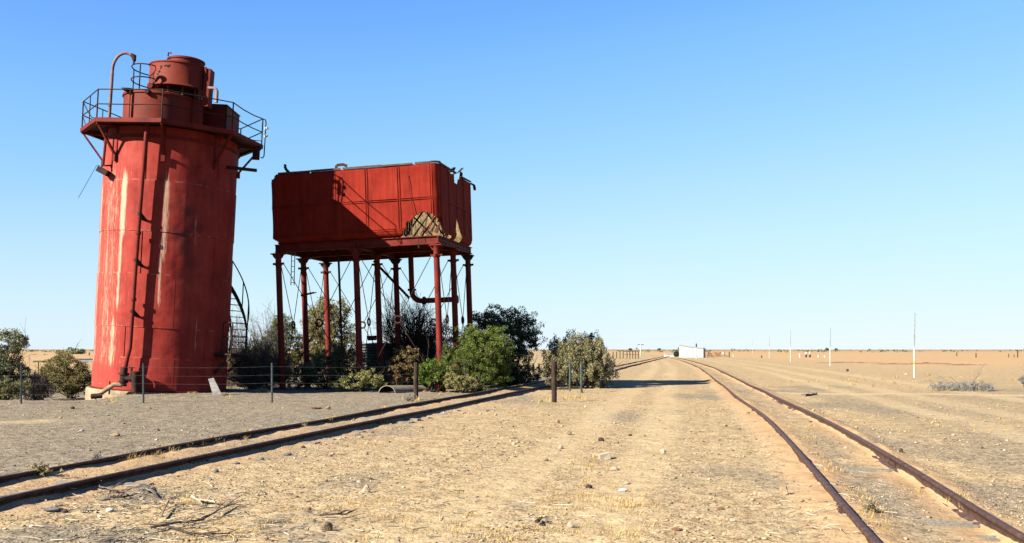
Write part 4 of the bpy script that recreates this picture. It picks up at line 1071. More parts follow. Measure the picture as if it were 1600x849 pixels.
bush('tree', 'tall tan and olive tree standing in the middle of the tank legs', 'tree', 43.8, [(515, 520, 38, 52), (495, 540, 32, 42), (530, 492, 24, 26), (510, 478, 16, 16), (545, 540, 24, 38), (490, 500, 16, 22)], 420, 28, .2, .10, 'leaf_olive', 10, base_px=510, shell=.25, ntwig=44, twigm='dead_twig', extra=('leaf_tan', .6, lambda p: p[0] < .5))
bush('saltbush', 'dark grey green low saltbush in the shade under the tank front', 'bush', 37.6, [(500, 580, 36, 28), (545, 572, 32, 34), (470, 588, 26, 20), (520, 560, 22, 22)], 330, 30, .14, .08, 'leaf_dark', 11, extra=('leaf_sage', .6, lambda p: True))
bush('saltbush', 'dark low saltbush between pale lime shrub and brown dead shrub under the tank', 'bush', 37.4, [(605, 587, 28, 20), (630, 588, 22, 18)], 130, 30, .14, .08, 'leaf_dark', 12, extra=('leaf_sage', .5, lambda p: True))
bush('shrub', 'pale lime shrub low at the gravel edge in front of the raised tank', 'bush', 35.6, [(555, 596, 24, 14), (575, 590, 18, 14), (530, 602, 16, 8), (590, 596, 14, 10)], 130, 30, .10, .07, 'leaf_lime', 13)
dead_bush('dead_tree', 'dark bare tangled dead tree between the middle and right tank columns', 41.5, 645, [(640, 520, 44, 48), (670, 530, 34, 46), (610, 515, 24, 40), (650, 560, 40, 30), (655, 500, 30, 30)], 300, 14, 'dark_twig', 7, .03, .2, 'tree')
bush('bush', 'dark leafy scrub behind the right tank columns', 'bush', 42.5, [(665, 560, 40, 34), (690, 540, 28, 38), (645, 570, 32, 30)], 290, 28, .2, .10, 'leaf_dark', 15, twigm='dark_twig')
bush('dry_bush', 'reddish brown dead shrub with drooping leaves left of the bright green bush', 'bush', 36.8, [(625, 575, 22, 26), (618, 592, 12, 16), (640, 560, 18, 18)], 90, 26, .14, .09, 'leaf_brown', 16, twigm='stem', ntwig=8, up=-.5, extra=('leaf_olive', .6, lambda p: p[2] > .8))
bush('bush', 'large bright green rounded bush at the right front tank column', 'bush', 36.2, [(745, 560, 48, 42), (765, 548, 34, 36), (715, 575, 34, 30), (735, 532, 26, 24), (775, 582, 30, 28), (750, 588, 44, 24), (750, 550, 46, 40)], 760, 40, .15, .075, 'leaf_green', 17, base_px=748, ntwig=34, up=.7, aspect=3, extra=('leaf_olive', .25, lambda p: True))
bush('bush', 'smaller bright green bush left of and touching the large rounded green bush', 'bush', 35.0, [(678, 580, 26, 22), (662, 587, 18, 16), (697, 590, 18, 15)], 150, 32, .13, .08, 'leaf_green', 18, up=.5)
bush('shrub', 'small straw yellow shrub at the front foot of the large green bush', 'bush', 34.6, [(722, 598, 22, 13), (705, 594, 12, 14), (738, 603, 12, 8)], 95, 26, .10, .07, 'leaf_lime', 19, twigm='dead_twig', extra=('leaf_tan', .8, lambda p: True))
bush('tree', 'dark green spreading tree behind the large bright green bush', 'tree', 41.5, [(785, 500, 44, 22), (820, 515, 26, 22), (760, 515, 32, 28), (795, 530, 42, 26), (808, 570, 34, 34), (770, 560, 34, 38), (825, 535, 24, 24), (790, 590, 34, 18)], 640, 32, .2, .10, 'leaf_dark', 20, base_px=800, ntwig=30, shell=.35)
bush('saltbush', 'broad sage and tan saltbush standing alone right of the left track', 'bush', 38.8, [(900, 570, 40, 36), (930, 568, 30, 34), (870, 575, 24, 30), (945, 585, 22, 22), (905, 545, 26, 20), (925, 548, 22, 18), (885, 548, 18, 18)], 420, 32, .13, .085, 'leaf_sage', 21, base_px=908, up=1.3, zs=1.7, extra=('leaf_tan', 1.0, lambda p: p[1] < .45 and p[0] < .9))  # tan clumps on the front left paint the sunlit side into the leaves
bush('saltbush', 'dark grey green saltbush behind the broad sage and tan one', 'bush', 41.0, [(880, 545, 24, 26), (915, 545, 28, 24), (862, 560, 16, 24)], 130, 28, .16, .09, 'leaf_dark', 22, up=1.2, zs=1.5)
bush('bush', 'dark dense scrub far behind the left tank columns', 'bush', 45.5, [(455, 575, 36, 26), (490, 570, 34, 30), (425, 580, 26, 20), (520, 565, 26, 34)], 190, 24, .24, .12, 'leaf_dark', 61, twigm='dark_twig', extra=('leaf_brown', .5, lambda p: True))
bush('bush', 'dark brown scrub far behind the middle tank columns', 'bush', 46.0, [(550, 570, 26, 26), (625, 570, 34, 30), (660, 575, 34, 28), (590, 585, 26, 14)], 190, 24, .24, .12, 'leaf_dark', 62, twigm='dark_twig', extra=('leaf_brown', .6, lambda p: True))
bush('bush', 'low dark scrub between the dark tree and the broad sage bush', 'bush', 44.5, [(800, 580, 34, 18), (835, 585, 16, 12)], 90, 24, .2, .10, 'leaf_dark', 63)
bush('dry_bush', 'brown dead leafy shrub at the back of the tower stair landing', 'bush', 40.0, [(372, 580, 22, 24), (360, 590, 14, 16), (400, 586, 22, 18)], 110, 24, .18, .09, 'leaf_brown', 64, twigm='stem')
# right
bush('dry_bush', 'low wide grey dry bush on the sand at right', 'bush', 36.4, [(1490, 605, 34, 8), (1520, 604, 30, 8), (1470, 606, 18, 6), (1545, 606, 14, 5)], 190, 26, .10, .07, 'leaf_grey', 23, twigm='dead_twig', ntwig=8, aspect=4)
bush('dry_bush', 'small grey bush cut off by the right edge of the photo', 'bush', 39.5, [(1602, 594, 10, 7)], 40, 24, .1, .07, 'leaf_grey', 24, twigm='dead_twig', ntwig=4)
bush('bush', 'dark round bush beside the left end of the far white shed', 'bush', 195, [(1057, 553.5, 4, 3.5)], 40, 20, .35, .3, 'leaf_dark', 25, ntwig=5)
bush('bush', 'dense green bush far off on the plain left of the red tower', 'bush', 330, [(120, 550, 14, 3.0), (112, 549, 7, 3.2)], 60, 20, .9, .7, 'leaf_sage', 26, ntwig=6)
for k, (x, y0, rx, ry) in enumerate([(1030, 546, 2.5, 1.2), (1293, 546, 2.4, 1.2), (1306, 546, 2.2, 1.3), (1063, 545.5, 3, 3), (985, 546, 2, .8)]):
    bush('bush', 'tiny dark bush on the far horizon', 'bush', 900, [(x, y0, rx, ry)], 14, 14, 1.0, 1.0, 'leaf_dark', 40 + k, ntwig=3, group='bushes on the far horizon')

def far_scrub():
    rs = np.random.default_rng(77); V = []; T = []
    for _ in range(900):
        Y = 500 * (9 ** rs.random()); X = rs.uniform(-.62, .62) * Y; h = rs.uniform(.5, 1.7) * (1 if rs.random() < .9 else 1.8); w = h * rs.uniform(.8, 2.5); z = gz(X, Y)
        for k in range(10):
            c = np.array([X + rs.normal(0, w * .4), Y + rs.normal(0, w * .4), z + rs.uniform(.1, .9) * h]); a = rs.normal(size=3); a /= np.linalg.norm(a); b = np.cross(a, rs.normal(size=3)); b /= np.linalg.norm(b); q = h * .32
            V += [c - a * q, c + b * q * .8, c + a * q, c - b * q * .8]; T.append(rs.random())
    V = np.array(V); o = np_mesh('distant_scrub', V, np.arange(len(V)).reshape(-1, 4), 'leaf_dark', tint=np.array(T)); tag(o, 'scattered low dark scrub far out along the flat horizon', 'scrub', kind='stuff')
far_scrub()
# ------------------------------------------------------------------ distant objects
def pole(px, ytop, ybase, label, r=.04, cross=False, band=False, white=True):
    b = on(px, ybase); r *= .8; h = (ybase - ytop) / F * b.y
    t = thing('pole', label, 'pole', b, None, 'thin poles on the right plain')
    mb = MB(); mb.tube([(0, 0, -.3), (0, 0, h * .48)], [r * 1.25, r * 1.15], 8); mb.build('pole_base', 'white_paint' if white else 'old_wood', t, True)
    mb = MB(); mb.tube([(0, 0, h * .48), (.02 * h * .5, 0, h)], [r * .8, r * .55], 8); mb.tube([(0, 0, h * .62), (0, 0, h * .66)], r * 1.1, 8); mb.build('pole_top', 'galv', t, True)
    if band: mb = MB(); mb.tube([(0, 0, h * .20), (0, 0, h * .26)], r * 1.32, 8); mb.build('band', 'yellow_paint', t, True)
    return t
pole(1428.5, 489, 590, 'nearest white pole on the right, with a yellow band near its foot', .05, band=True)
pole(1297, 512, 572, 'second thin white pole from the right', .05)
pole(1235, 516, 566, 'faint thin pole left of the two white poles, third from right', .045)
pole(1202, 526, 560, 'faint far pole, fourth from the right', .05)
pole(1176, 529, 553, 'faintest farthest pole, leftmost of the row on the plain', .06)
b = on(1001, 556); t = thing('pole', 'white pole with a short crossbar standing near the far cattle yard', 'pole', b)
h = 18 / F * b.y; mb = MB(); mb.tube([(0, 0, -.3), (0, 0, h)], .12, 8); mb.build('post', 'white_paint', t, True)
mb = MB(); mb.bar((-.75, 0, h * .96), (.75, 0, h * .96), .12, .14); mb.build('crossbar', 'old_wood', t)
b = on(1088, 561); t = thing('pole', 'slim pole in front of the far white shed', 'pole', b); h = 24 / F * b.y
mb = MB(); mb.tube([(0, 0, -.3), (0, 0, h * .75)], .09, 8); mb.build('pole_base', 'white_paint', t, True); mb = MB(); mb.tube([(0, 0, h * .75), (0, 0, h)], .10, 8); mb.build('pole_top', 'old_wood', t, True)

# far shed
A = on(1061, 559); B = Vector(((1099 - CX) / F * 185.2, 185.2, 0)); d = (B - A); d.z = 0; d.normalize(); nrm = Vector((-d.y, d.x, 0))
S = thing('shed', 'long low white shed with a sloping roofline at the end of the track', 'shed', A)
ln = (Vector((B.x, B.y, 0)) - Vector((A.x, A.y, 0))).length; zl, zr = 2.3, 1.62
mb = MB()
nseg = 60; vs = []; fs = []
for i in range(nseg + 1):
    f_ = i / nseg; o_ = d * ln * f_ + nrm * (.008 * (i % 2)); zt = zl + (zr - zl) * f_; vs += [o_ + Vector((0, 0, -.3)), o_ + Vector((0, 0, zt))]
for i in range(nseg): fs.append((2 * i, 2 * i + 2, 2 * i + 3, 2 * i + 1))
mb.add(vs, fs)
for e, zt in ((Vector((0, 0, 0)), zl), (d * ln, zr)): mb.add([e + Vector((0, 0, -.3)), e + nrm * 2.5 + Vector((0, 0, -.3)), e + nrm * 2.5 + Vector((0, 0, zt)), e + Vector((0, 0, zt))], [(0, 1, 2, 3)])
mb.add([nrm * 2.5 + Vector((0, 0, -.3)), d * ln + nrm * 2.5 + Vector((0, 0, -.3)), d * ln + nrm * 2.5 + Vector((0, 0, zr)), nrm * 2.5 + Vector((0, 0, zl))], [(0, 1, 2, 3)])
mb.build('wall', 'white_shed', S)
mb = MB(); r0 = [nrm * -.12 - d * .1 + Vector((0, 0, zl + .02)), d * (ln + .1) - nrm * .12 + Vector((0, 0, zr + .02)), d * (ln + .1) + nrm * 2.6 + Vector((0, 0, zr + .02)), nrm * 2.6 - d * .1 + Vector((0, 0, zl + .02))]
mb.add(r0 + [p + Vector((0, 0, .06)) for p in r0], [(3, 2, 1, 0), (4, 5, 6, 7), (0, 1, 5, 4), (1, 2, 6, 5), (2, 3, 7, 6), (3, 0, 4, 7)]); mb.build('roof', 'white_shed', S)
def mound(name, label, cat, b, rx, ry, h, m, seed):
    rs = np.random.default_rng(seed); n1, n2 = 10, 28; vs = []; fs = []
    for i in range(n1 + 1):
        q = i / n1
        for j in range(n2):
            a = 2 * math.pi * j / n2; k = 1 + .22 * math.sin(3 * a + seed) + .1 * math.sin(7 * a + 2 * seed)
            vs.append((rx * q * k * math.cos(a), ry * q * k * math.sin(a), h * (1 - q * q) ** 1.2 * (1 + rs.normal(0, .16)) - .05))
    for i in range(n1):
        for j in range(n2): fs.append((i * n2 + j, i * n2 + (j + 1) % n2, (i + 1) * n2 + (j + 1) % n2, (i + 1) * n2 + j)[::-1])
    mb = MB(); mb.add(vs, fs); return tag(mb.build(name, m, None, False, b), label, cat)
mound('dirt_mound', 'orange dirt mound against the right end of the far white shed', 'mound', on(1108, 557.8), 3.6, 2.2, 1.05, 'dirt_orange', 1)
mound('dirt_mound', 'low brown dirt mound just right of the far orange mound', 'mound', on(1119, 557), 2.0, 1.6, .6, 'rubble_red', 2)
for k, (x, y0, rx, h, lb) in enumerate([(1400, 569.5, 2.6, .22, 'low dark red rubble heap left of the nearest white pole'), (1450, 569, 3.2, .24, 'low dark red rubble heap just right of the nearest white pole'), (1505, 571, 2.6, .2, 'low reddish rubble heap at the right end of the far rubble line'), (1318, 567.5, 5, .2, 'long thin reddish rubble line beyond the second white pole')]):
    mound('rubble_heap', lb, 'rubble', on(x, y0), rx, .8, h * .75, 'rubble_red', 5 + k)
def drum(px, yb, h, r, m, label, cat='drum', name='drum'):
    b = on(px, yb); mb = MB(); mb.lathe([(r, -.05), (r, h * .33), (r * 1.05, h * .35), (r, h * .37), (r, h * .63), (r * 1.05, h * .65), (r, h * .67), (r, h), (r * .9, h - .02)], 14)
    return tag(mb.build(name, m, None, True, b), label, cat)
drum(1126, 557.2, .95, .36, 'drum_red', 'red drum standing right of the far dirt mounds')
drum(1130, 557.4, .95, .32, 'white_paint', 'white drum standing next to the far red drum')
drum(1118, 557, .85, .32, 'old_wood', 'dark drum standing left of the far red drum')
def stub(px, yt, yb, m, label, r=.09, name='post'):
    b = on(px, yb); h = (yb - yt) / F * b.y; mb = MB(); wood_post(mb, h, r, int(px)); return tag(mb.build(name, m, None, True, b), label, 'post')
stub(1139.5, 550, 558.5, 'old_wood', 'dark short post right of the far drums')
stub(1146, 554, 558, 'white_paint', 'short white post right of the far dark post', .1)
stub(1190, 556, 559, 'old_wood', 'low dark stump on the plain below the far poles', .12)
stub(1250, 553, 559, 'white_paint', 'all white marker left of the pair of dark markers on the far plain', .18)
stub(1279, 555.5, 558.5, 'white_paint', 'small white marker just left of the second white pole', .18)
stub(1289, 555.5, 558.5, 'white_paint', 'small white marker nearest the second white pole', .18)
for px, lb in ((1259.5, 'white topped dark marker, left of a pair on the far plain'), (1265.5, 'white topped dark marker, right of a pair on the far plain')):
    b = on(px, 558.5); t = thing('marker', lb, 'marker', b); mb = MB(); mb.lathe([(.2, -.05), (.18, .55)], 8); mb.build('marker_base', 'old_wood', t); mb = MB(); mb.lathe([(.16, .55), (.2, .8), (.12, 1.05)], 8); mb.build('marker_top', 'white_paint', t)
stub(1495, 551, 557, 'old_wood', 'leftmost dark fence post on the far right plain')
stub(1525, 552, 559, 'old_wood', 'second dark fence post on the far right plain')
stub(1576, 553, 559, 'old_wood', 'short dark post third from left on the far right plain', .07)
stub(1584.5, 554, 559, 'old_wood', 'short dark post next to the tall one at the far right', .07)
stub(1590, 547, 559, 'old_wood', 'tallest dark post at the far right plain')
stub(139.5, 551, 557, 'old_wood', 'small dark post on the far sand left of the red tower', .12)
b = on(1045.5, 558); mb = MB(); mb.box((0, 0, .3), (.9, .7, .32)); mb.box((0, 0, .65), (1.0, .8, .04)); mb.box((-.3, -.71, .25), (.25, .02, .22))
tag(mb.build('water_trough', 'white_paint', None, False, b), 'small white tank box left of the far white shed', 'tank')
# cattle yard
b = on(982, 560.5); t = thing('cattle_yard', 'small rusty brown pipe rail stock yard beside the far left track', 'stock yard', b); s = b.y / F
xs = [-24, -19, -14, -9.5, -4, 0, 4, 8, 12]
for k, x in enumerate(xs):
    mb = MB(); hh = 1.15 if x < -9 else 1.30; mb.bar((x * s, -(x + 24) * .08, -.2), (x * s, -(x + 24) * .08, hh), .12, .12); mb.build('post', 'old_wood', t)
mb = MB()
mb.bar((-9.5 * s, -(14.5) * .08, 1.25), (12 * s, -36 * .08, 1.25), .12, .14); mb.bar((-9.5 * s, -(14.5) * .08, .7), (12 * s, -36 * .08, .7), .06, .06); mb.build('rail', 'old_wood', t)
for k, x in enumerate((826, 833, 842)):
    stub(x, 568, 584 - k, 'stem', ['brown fence post behind the dark tree, left of three', 'brown fence post behind the dark tree, middle of three', 'brown fence post behind the dark tree, right of three'][k], .07)
# left background bits
b = on(60, 584); t = thing('marker_post', 'thin post with flat green top plate beyond the left bushes', 'marker', b)
mb = MB(); mb.tube([(0, 0, -.1), (0, 0, .72)], .03, 8); mb.build('post', 'old_wood', t); mb = MB(); mb.box((.06, 0, .76), (.30, .2, .05)); mb.build('plate', 'marker_green', t)
b = on(141, 567); mb = MB(); mb.box((0, 0, .22), (1.1, .4, .22)); mb.box((0, 0, .47), (1.2, .5, .04)); tag(mb.build('water_trough', 'pale_board', None, False, b), 'pale flat trough on sand behind the olive bush', 'trough')
for px, w, lb in ((52, 1.0, 'dark scrap pile on the far left sand, left of two'), (66, .9, 'pale scrap pile on the far left sand, right of two')):
    b = on(px, 556.5); mb = MB(); rr = random.Random(px)
    for k in range(9): mb.bar((rr.uniform(-1, .3) * w, rr.uniform(-.4, .4), rr.uniform(.02, .3)), (rr.uniform(0, 1.3) * w, rr.uniform(-.4, .4), rr.uniform(.05, .45)), .2, .1)
    tag(mb.build('scrap_pile', 'old_wood' if px < 60 else 'pale_board', None, False, b), lb, 'scrap')

# ------------------------------------------------------------------ rocks (label, px, py, w, h, stone, flat)
def rock_mesh(w, d, h, seed, wedge=False):
    rs = np.random.default_rng(seed)
    n1, n2 = 7, 11; vs = [(0, 0, -.5)]; fs = []
    planes = rs.normal(size=(9, 3)); planes /= np.linalg.norm(planes, axis=1)[:, None]; off = rs.uniform(.62, .95, 9)
    def rad(u):
        k = planes @ u; k = np.where(k > .05, off / np.maximum(k, .05), 9); return min(1.0, k.min()) * (1 + rs.normal(0, .03))
    pts = []
    for i in range(1, n1):
        th = math.pi * i / n1
        for j in range(n2):
            a = 2 * math.pi * (j + .5 * (i % 2)) / n2; pts.append(np.array([math.sin(th) * math.cos(a), math.sin(th) * math.sin(a), -math.cos(th)]))
    V = [np.array([0, 0, -1.0]) * rad(np.array([0, 0, -1.0]))] + [p * rad(p) for p in pts] + [np.array([0, 0, 1.0]) * rad(np.array([0, 0, 1.0]))]
    V = np.array(V); V[:, 0] *= w / 2; V[:, 1] *= d / 2; V[:, 2] *= h * .62
    if wedge: V[:, 0] *= 1 - .45 * (V[:, 2] / (h * .62)); V[:, 0] += .1 * w * (V[:, 2] / h)
    V[:, 2] += h * .36
    last = len(V) - 1
    for j in range(n2): fs.append((0, 1 + (j + 1) % n2, 1 + j)); fs.append((last, last - n2 + j, last - n2 + (j + 1) % n2))
    for i in range(n1 - 2):
        for j in range(n2):
            a = 1 + i * n2 + j; b_ = 1 + i * n2 + (j + 1) % n2; c = a + n2; e = b_ + n2
            if i % 2 == 0: fs += [(a, b_, c), (b_, e, c)]
            else: fs += [(a, b_, e), (a, e, c)]
    return V.tolist(), fs
ROCKS = [
 ('upright wedge of stone, sunlit left and dark right, in the middle foreground', 572.6, 770, 13, 13, 'stone_pale', 'w'),
 ('rounded brown rock at the bottom, below the upright wedge of stone', 510.6, 830, 21, 14, 'stone_brown', ''),
 ('small dark red stone on sand above the rounded brown rock', 483.6, 797, 7, 5, 'stone_red', ''),
 ('flat tan stone left of and above the upright wedge of stone', 506.5, 751, 12, 4, 'stone_tan', ''),
 ('flat pale stone just above the upright wedge of stone', 561, 754, 12, 4, 'stone_pale', ''),
 ('tan lump on the grey gravel beyond the left track', 513, 639, 8, 6, 'stone_tan', ''),
 ('low broken brick coloured fragment next to the tan lump beyond the left track', 494, 639, 20, 3, 'stone_red', ''),
 ('small yellowish stone alone in the centre gravel, right of the left track', 746.6, 687, 7, 6, 'stone_tan', ''),
 ('flat pale stone in the centre gravel below the small yellowish stone', 727.7, 736, 13, 4, 'stone_pale', ''),
 ('flat grey slate piece beside the near rail, with a dark shadowed edge', 406.7, 719.8, 14, 5, 'stone_grey', ''),
 ('flat grey slate piece right of the dark edged one beside the near rail', 448.5, 712, 15, 5, 'stone_grey', ''),
 ('small dark flat stone beside the left track near rail', 474, 701, 7, 4, 'stone_dark', ''),
 ('pale grey flat slab beside the left track, middle of three', 559, 680, 12, 4, 'stone_grey', ''),
 ('pale flat slab beside the left track, left of three', 532, 688, 14, 3, 'stone_pale', ''),
 ('pale grey slab beside the left track, right of three', 580.7, 675.5, 9, 3, 'stone_grey', ''),
 ('yellow stone farthest back in the centre gravel below the thick wooden post', 871.8, 662.5, 8, 6, 'stone_tan', ''),
 ('pinkish stone in the centre gravel just below the farthest yellow stone', 888, 680.5, 11, 6, 'stone_tan', ''),
 ('dark angular rock in the upper centre gravel', 939.5, 689, 11, 6, 'stone_dark', ''),
 ('small dark brown stone right of the dark angular rock', 984.8, 681, 6, 3, 'stone_dark', ''),
 ('tan flat stone right of and below the dark angular rock', 962.8, 693, 10, 4, 'stone_tan', ''),
 ('rounded pale stone left of the large pale block', 876, 702.5, 9, 6, 'stone_pale', ''),
 ('tan stone with a dark right end, left of the large pale block', 851, 721, 13, 5, 'stone_tan', ''),
 ('large pale block tilted on the centre gravel', 943.7, 717.5, 18, 10, 'stone_pale', 'b'),
 ('long pale stone just below the large pale block', 959.8, 734, 17, 6, 'stone_pale', ''),
 ('dark brown rock among dry grass left of the flat white stone', 920, 760.5, 13, 7, 'stone_dark', ''),
 ('flat white stone in the right centre foreground', 973.6, 767.5, 20, 5, 'stone_white', ''),
 ('rounded tan rock alone between the gravel patch and the right track', 1036, 708, 10, 8, 'stone_pale', ''),
 ('small pale stone just above the flat white stone', 980, 753.5, 10, 4, 'stone_pale', ''),
 ('flat reddish stone in the sand left of the right track', 1125.5, 797, 15, 4, 'stone_red', ''),
 ('pale flat stone below the flat reddish stone', 1146, 816, 13, 5, 'stone_pale', ''),
 ('long reddish slab at the bottom of the centre gravel', 1058, 831, 19, 4, 'stone_red', ''),
 ('pale tilted stone at the bottom below the dry grass', 892, 827, 13, 8, 'stone_pale', ''),
 ('tiny dark stone by the left rail of the right track', 1135, 667, 4, 3, 'stone_dark', ''),
 ('pale stone at the left of the centre gravel, level with the large pale block', 803, 697.5, 8, 4, 'stone_pale', ''),
 ('upright orange tan block beside the near rail of the right track', 1224, 775, 12, 14, 'stone_tan', 'b'),
 ('dark brown stone just right of the right track far rail', 1408, 711, 8, 6, 'stone_dark', ''),
 ('large flat grey slab in the lower left sand', 83, 802, 32, 7, 'stone_grey', ''),
 ('dark lump at the right end of the large flat grey slab', 101, 803, 14, 6, 'stone_dark', ''),
 ('flat white stone right of the large flat grey slab', 171, 800, 15, 5, 'stone_white', ''),
 ('grey slab close to the left track near rail at lower left', 227, 766, 20, 5, 'stone_grey', ''),
 ('flat grey stone below the near rail, left of the broken twigs', 163, 783, 18, 4, 'stone_grey', ''),
 ('dark grey stone beside the left track below its grass tufts', 338, 738, 11, 6, 'stone_grey', ''),
 ('grey flat stone right of the dark grey one beside the left track', 370, 727, 13, 4, 'stone_grey', ''),
 ('orange tan stone patch on the grey gravel left beyond the track', 182, 681, 15, 5, 'stone_tan', ''),
 ('small white stone on the grey gravel at far left', 127, 672, 9, 3, 'stone_white', ''),
 ('small dark stone on the grey gravel right of the orange tan one', 248, 673, 5, 4, 'stone_dark', ''),
 ('small black stone on the gravel left of the tower valve', 113, 639, 8, 4, 'stone_dark', ''),
 ('dark rock on the orange sand between the two white poles', 1324, 581, 5, 4, 'stone_dark', ''),
 ('pale rock on the orange sand left of the nearest white pole', 1416, 586, 6, 3, 'stone_pale', ''),
]
for k, (lb, px, py, w, h, m, kind) in enumerate(ROCKS):
    p = on(px, py); s = p.y / F; rr = random.Random(k)
    W, H = w * s, h * s
    V, f = rock_mesh(W, W * rr.uniform(.65, .95), H * 1.05, 300 + k, kind == 'w')
    mb = MB()
    if kind == 'b':
        hw, hd, hh = W / 2, W * .32, H / 2
        q = [Vector((x * hw * rr.uniform(.82, 1), y * hd * rr.uniform(.8, 1), z * hh * rr.uniform(.8, 1))) for x in (-1, 1) for y in (-1, 1) for z in (-1, 1)]
        rt_ = Euler((R(rr.uniform(-8, 8)), R(-12), R(rr.uniform(-30, 10)))).to_matrix(); mb.add([rt_ @ v_ + Vector((0, 0, hh * .9)) for v_ in q], [(0, 1, 3, 2), (4, 6, 7, 5), (0, 4, 5, 1), (2, 3, 7, 6), (0, 2, 6, 4), (1, 5, 7, 3)])
    else: mb.add(V, f)
    o = mb.build('stone', m, None, False, p); tag(o, lb, 'stone'); 
    if kind != 'b': o.rotation_euler = (0, 0, 0 if kind == 'w' else rr.uniform(-.5, .5))

# gravel: uncountable
def gravel(n, seed):
    rs = np.random.default_rng(seed)
    py = 849 + 40 - (rs.uniform(0, 1, n) ** 1.15) * 262; px = rs.uniform(-60, 1660, n)
    Y = CAMH * F / (py - HY); X = (px - CX) / F * Y
    ds = rail_dist(X, Y); near = np.minimum.reduce([np.abs(d) for d in ds])
    dens = fbm(X / 1.6, Y / 2.6, 91, 3)
    ok = (near > .16) & (rs.uniform(0, 1, n) < np.clip((dens - .33) * 2.4, .05, .8)) & ((X > curve_x(left_c, Y)) | (rs.uniform(0, 1, n) < .35))
    rxx = X - curve_x(right_c, Y)
    rut = np.minimum.reduce([np.abs(rxx - o) for o in (-2.7, -4.1, 3.6, 5.2)]) < .34
    ok &= ~(rut & (rs.uniform(0, 1, n) < .8))
    X, Y = X[ok], Y[ok]; n = len(X)
    Z = ground_h(X, Y)
    size = .0068 * (1 + rs.pareto(3.0, n)) ; size = np.clip(size, .006, .028) * np.clip(Y / 14, .8, 1.7)
    o = np.array([[1, 0, 0], [-.9, .2, 0], [0.1, 1, 0], [-.1, -1, .1], [0, .1, .8], [0.1, 0, -.6]], float)
    V = o[None] * (1 + rs.normal(0, .22, (n, 6, 1))) * np.stack([size * rs.uniform(.8, 1.5, n), size * rs.uniform(.8, 1.3, n), size * rs.uniform(.5, .9, n)], 1)[:, None, :]
    a = rs.uniform(0, 6.28, n); ca, sa = np.cos(a), np.sin(a)
    V = np.stack([V[..., 0] * ca[:, None] - V[..., 1] * sa[:, None], V[..., 0] * sa[:, None] + V[..., 1] * ca[:, None], V[..., 2]], -1)
    V = V + np.stack([X, Y, Z + size * .25], 1)[:, None, :]
    tri = np.array([[0, 2, 4], [2, 1, 4], [1, 3, 4], [3, 0, 4], [2, 0, 5], [1, 2, 5], [3, 1, 5], [0, 3, 5]])
    f = (tri[None] + (np.arange(n) * 6)[:, None, None]).reshape(-1, 3)
    tint = np.repeat(rs.uniform(0, 1, n), 8)
    m, t, b = mat('gravel_stone'); at_ = t.nodes.new('ShaderNodeAttribute'); at_.attribute_name = 'tint'
    L(t, ramp(t, at_.outputs['Fac'], [(0, (.06, .05, .04)), (.3, (.15, .12, .09)), (.55, (.27, .20, .12)), (.85, (.34, .25, .15)), (.97, (.40, .32, .22)), (1, (.5, .44, .36))]), b.inputs['Base Color']); b.inputs['Roughness'].default_value = 1; b.inputs['Specular IOR Level'].default_value = .1
    o = np_mesh('gravel', V.reshape(-1, 3), f, m, tint=tint); tag(o, 'loose mixed gravel scattered over the sand', 'gravel', kind='stuff')
gravel(40000, 5)

# dry grass: uncountable
def grass(n_list, seed):
    rs = np.random.default_rng(seed); V = []; T = []
    for (px0, py0, spx, spy, n, h) in n_list:
        for _ in range(n):
            px, py = px0 + rs.normal(0, spx), py0 + rs.normal(0, spy)
            if py < 560: continue
            p = gnd(px, py); z = gz(p.x, p.y); nb = rs.integers(16, 40); tv = rs.uniform(.1, .9); sp = rs.uniform(.02, .07)
            for b in range(nb):
                a = rs.uniform(0, 6.28); lean = rs.uniform(.2, 1.5); hh = h * rs.uniform(.3, .95)
                bx, by = p.x + rs.normal(0, sp), p.y + rs.normal(0, sp)
                tip = np.array([bx + math.cos(a) * lean * hh, by + math.sin(a) * lean * hh, z + hh]); base = np.array([bx, by, z - .01])
                w = np.array([-math.sin(a), math.cos(a), 0]) * .0021 * max(1, p.y / 12)
                mid = (base + tip) / 2 + np.array([0, 0, hh * .12])
                V += [base - w, base + w, mid + w * .7, mid - w * .7, mid - w * .7, mid + w * .7, tip + w * .2, tip - w * .2]; T += [tv + rs.normal(0, .15)] * 2
    V = np.array(V); f = np.arange(len(V)).reshape(-1, 4)
    o = np_mesh('dry_grass', V, f, 'straw', tint=np.clip(T, 0, 1)); tag(o, 'sparse yellow dry grass in the sand and along the rails', 'grass', kind='stuff')
G = []
for (px, py) in [(210, 722), (235, 716), (262, 710), (300, 704), (345, 693), (375, 689), (398, 683), (440, 673), (470, 668), (510, 660), (520, 656), (565, 648), (605, 641), (640, 635), (680, 626)]:
    G.append((px, py, 8, 1.6, 3, .085))
G += [(165, 628, 12, 1.5, 5, .10), (280, 620, 30, 1.5, 7, .08), (345, 619, 10, 1.5, 4, .10), (430, 612, 30, 2, 8, .12), (700, 612, 25, 2, 10, .12), (905, 609, 30, 2, 10, .12)]
for (px, py) in [(1240, 672), (1262, 690), (1290, 724), (1300, 738), (1325, 770), (1340, 790), (1365, 805), (1380, 830), (1350, 815), (1490, 790), (1510, 805), (1440, 760)]:
    G.append((px, py, 9, 5, 3, .06))
G += [(1330, 600, 60, 6, 18, .10), (1500, 590, 60, 6, 16, .10), (1250, 640, 60, 10, 14, .06), (1520, 660, 50, 14, 14, .05)]
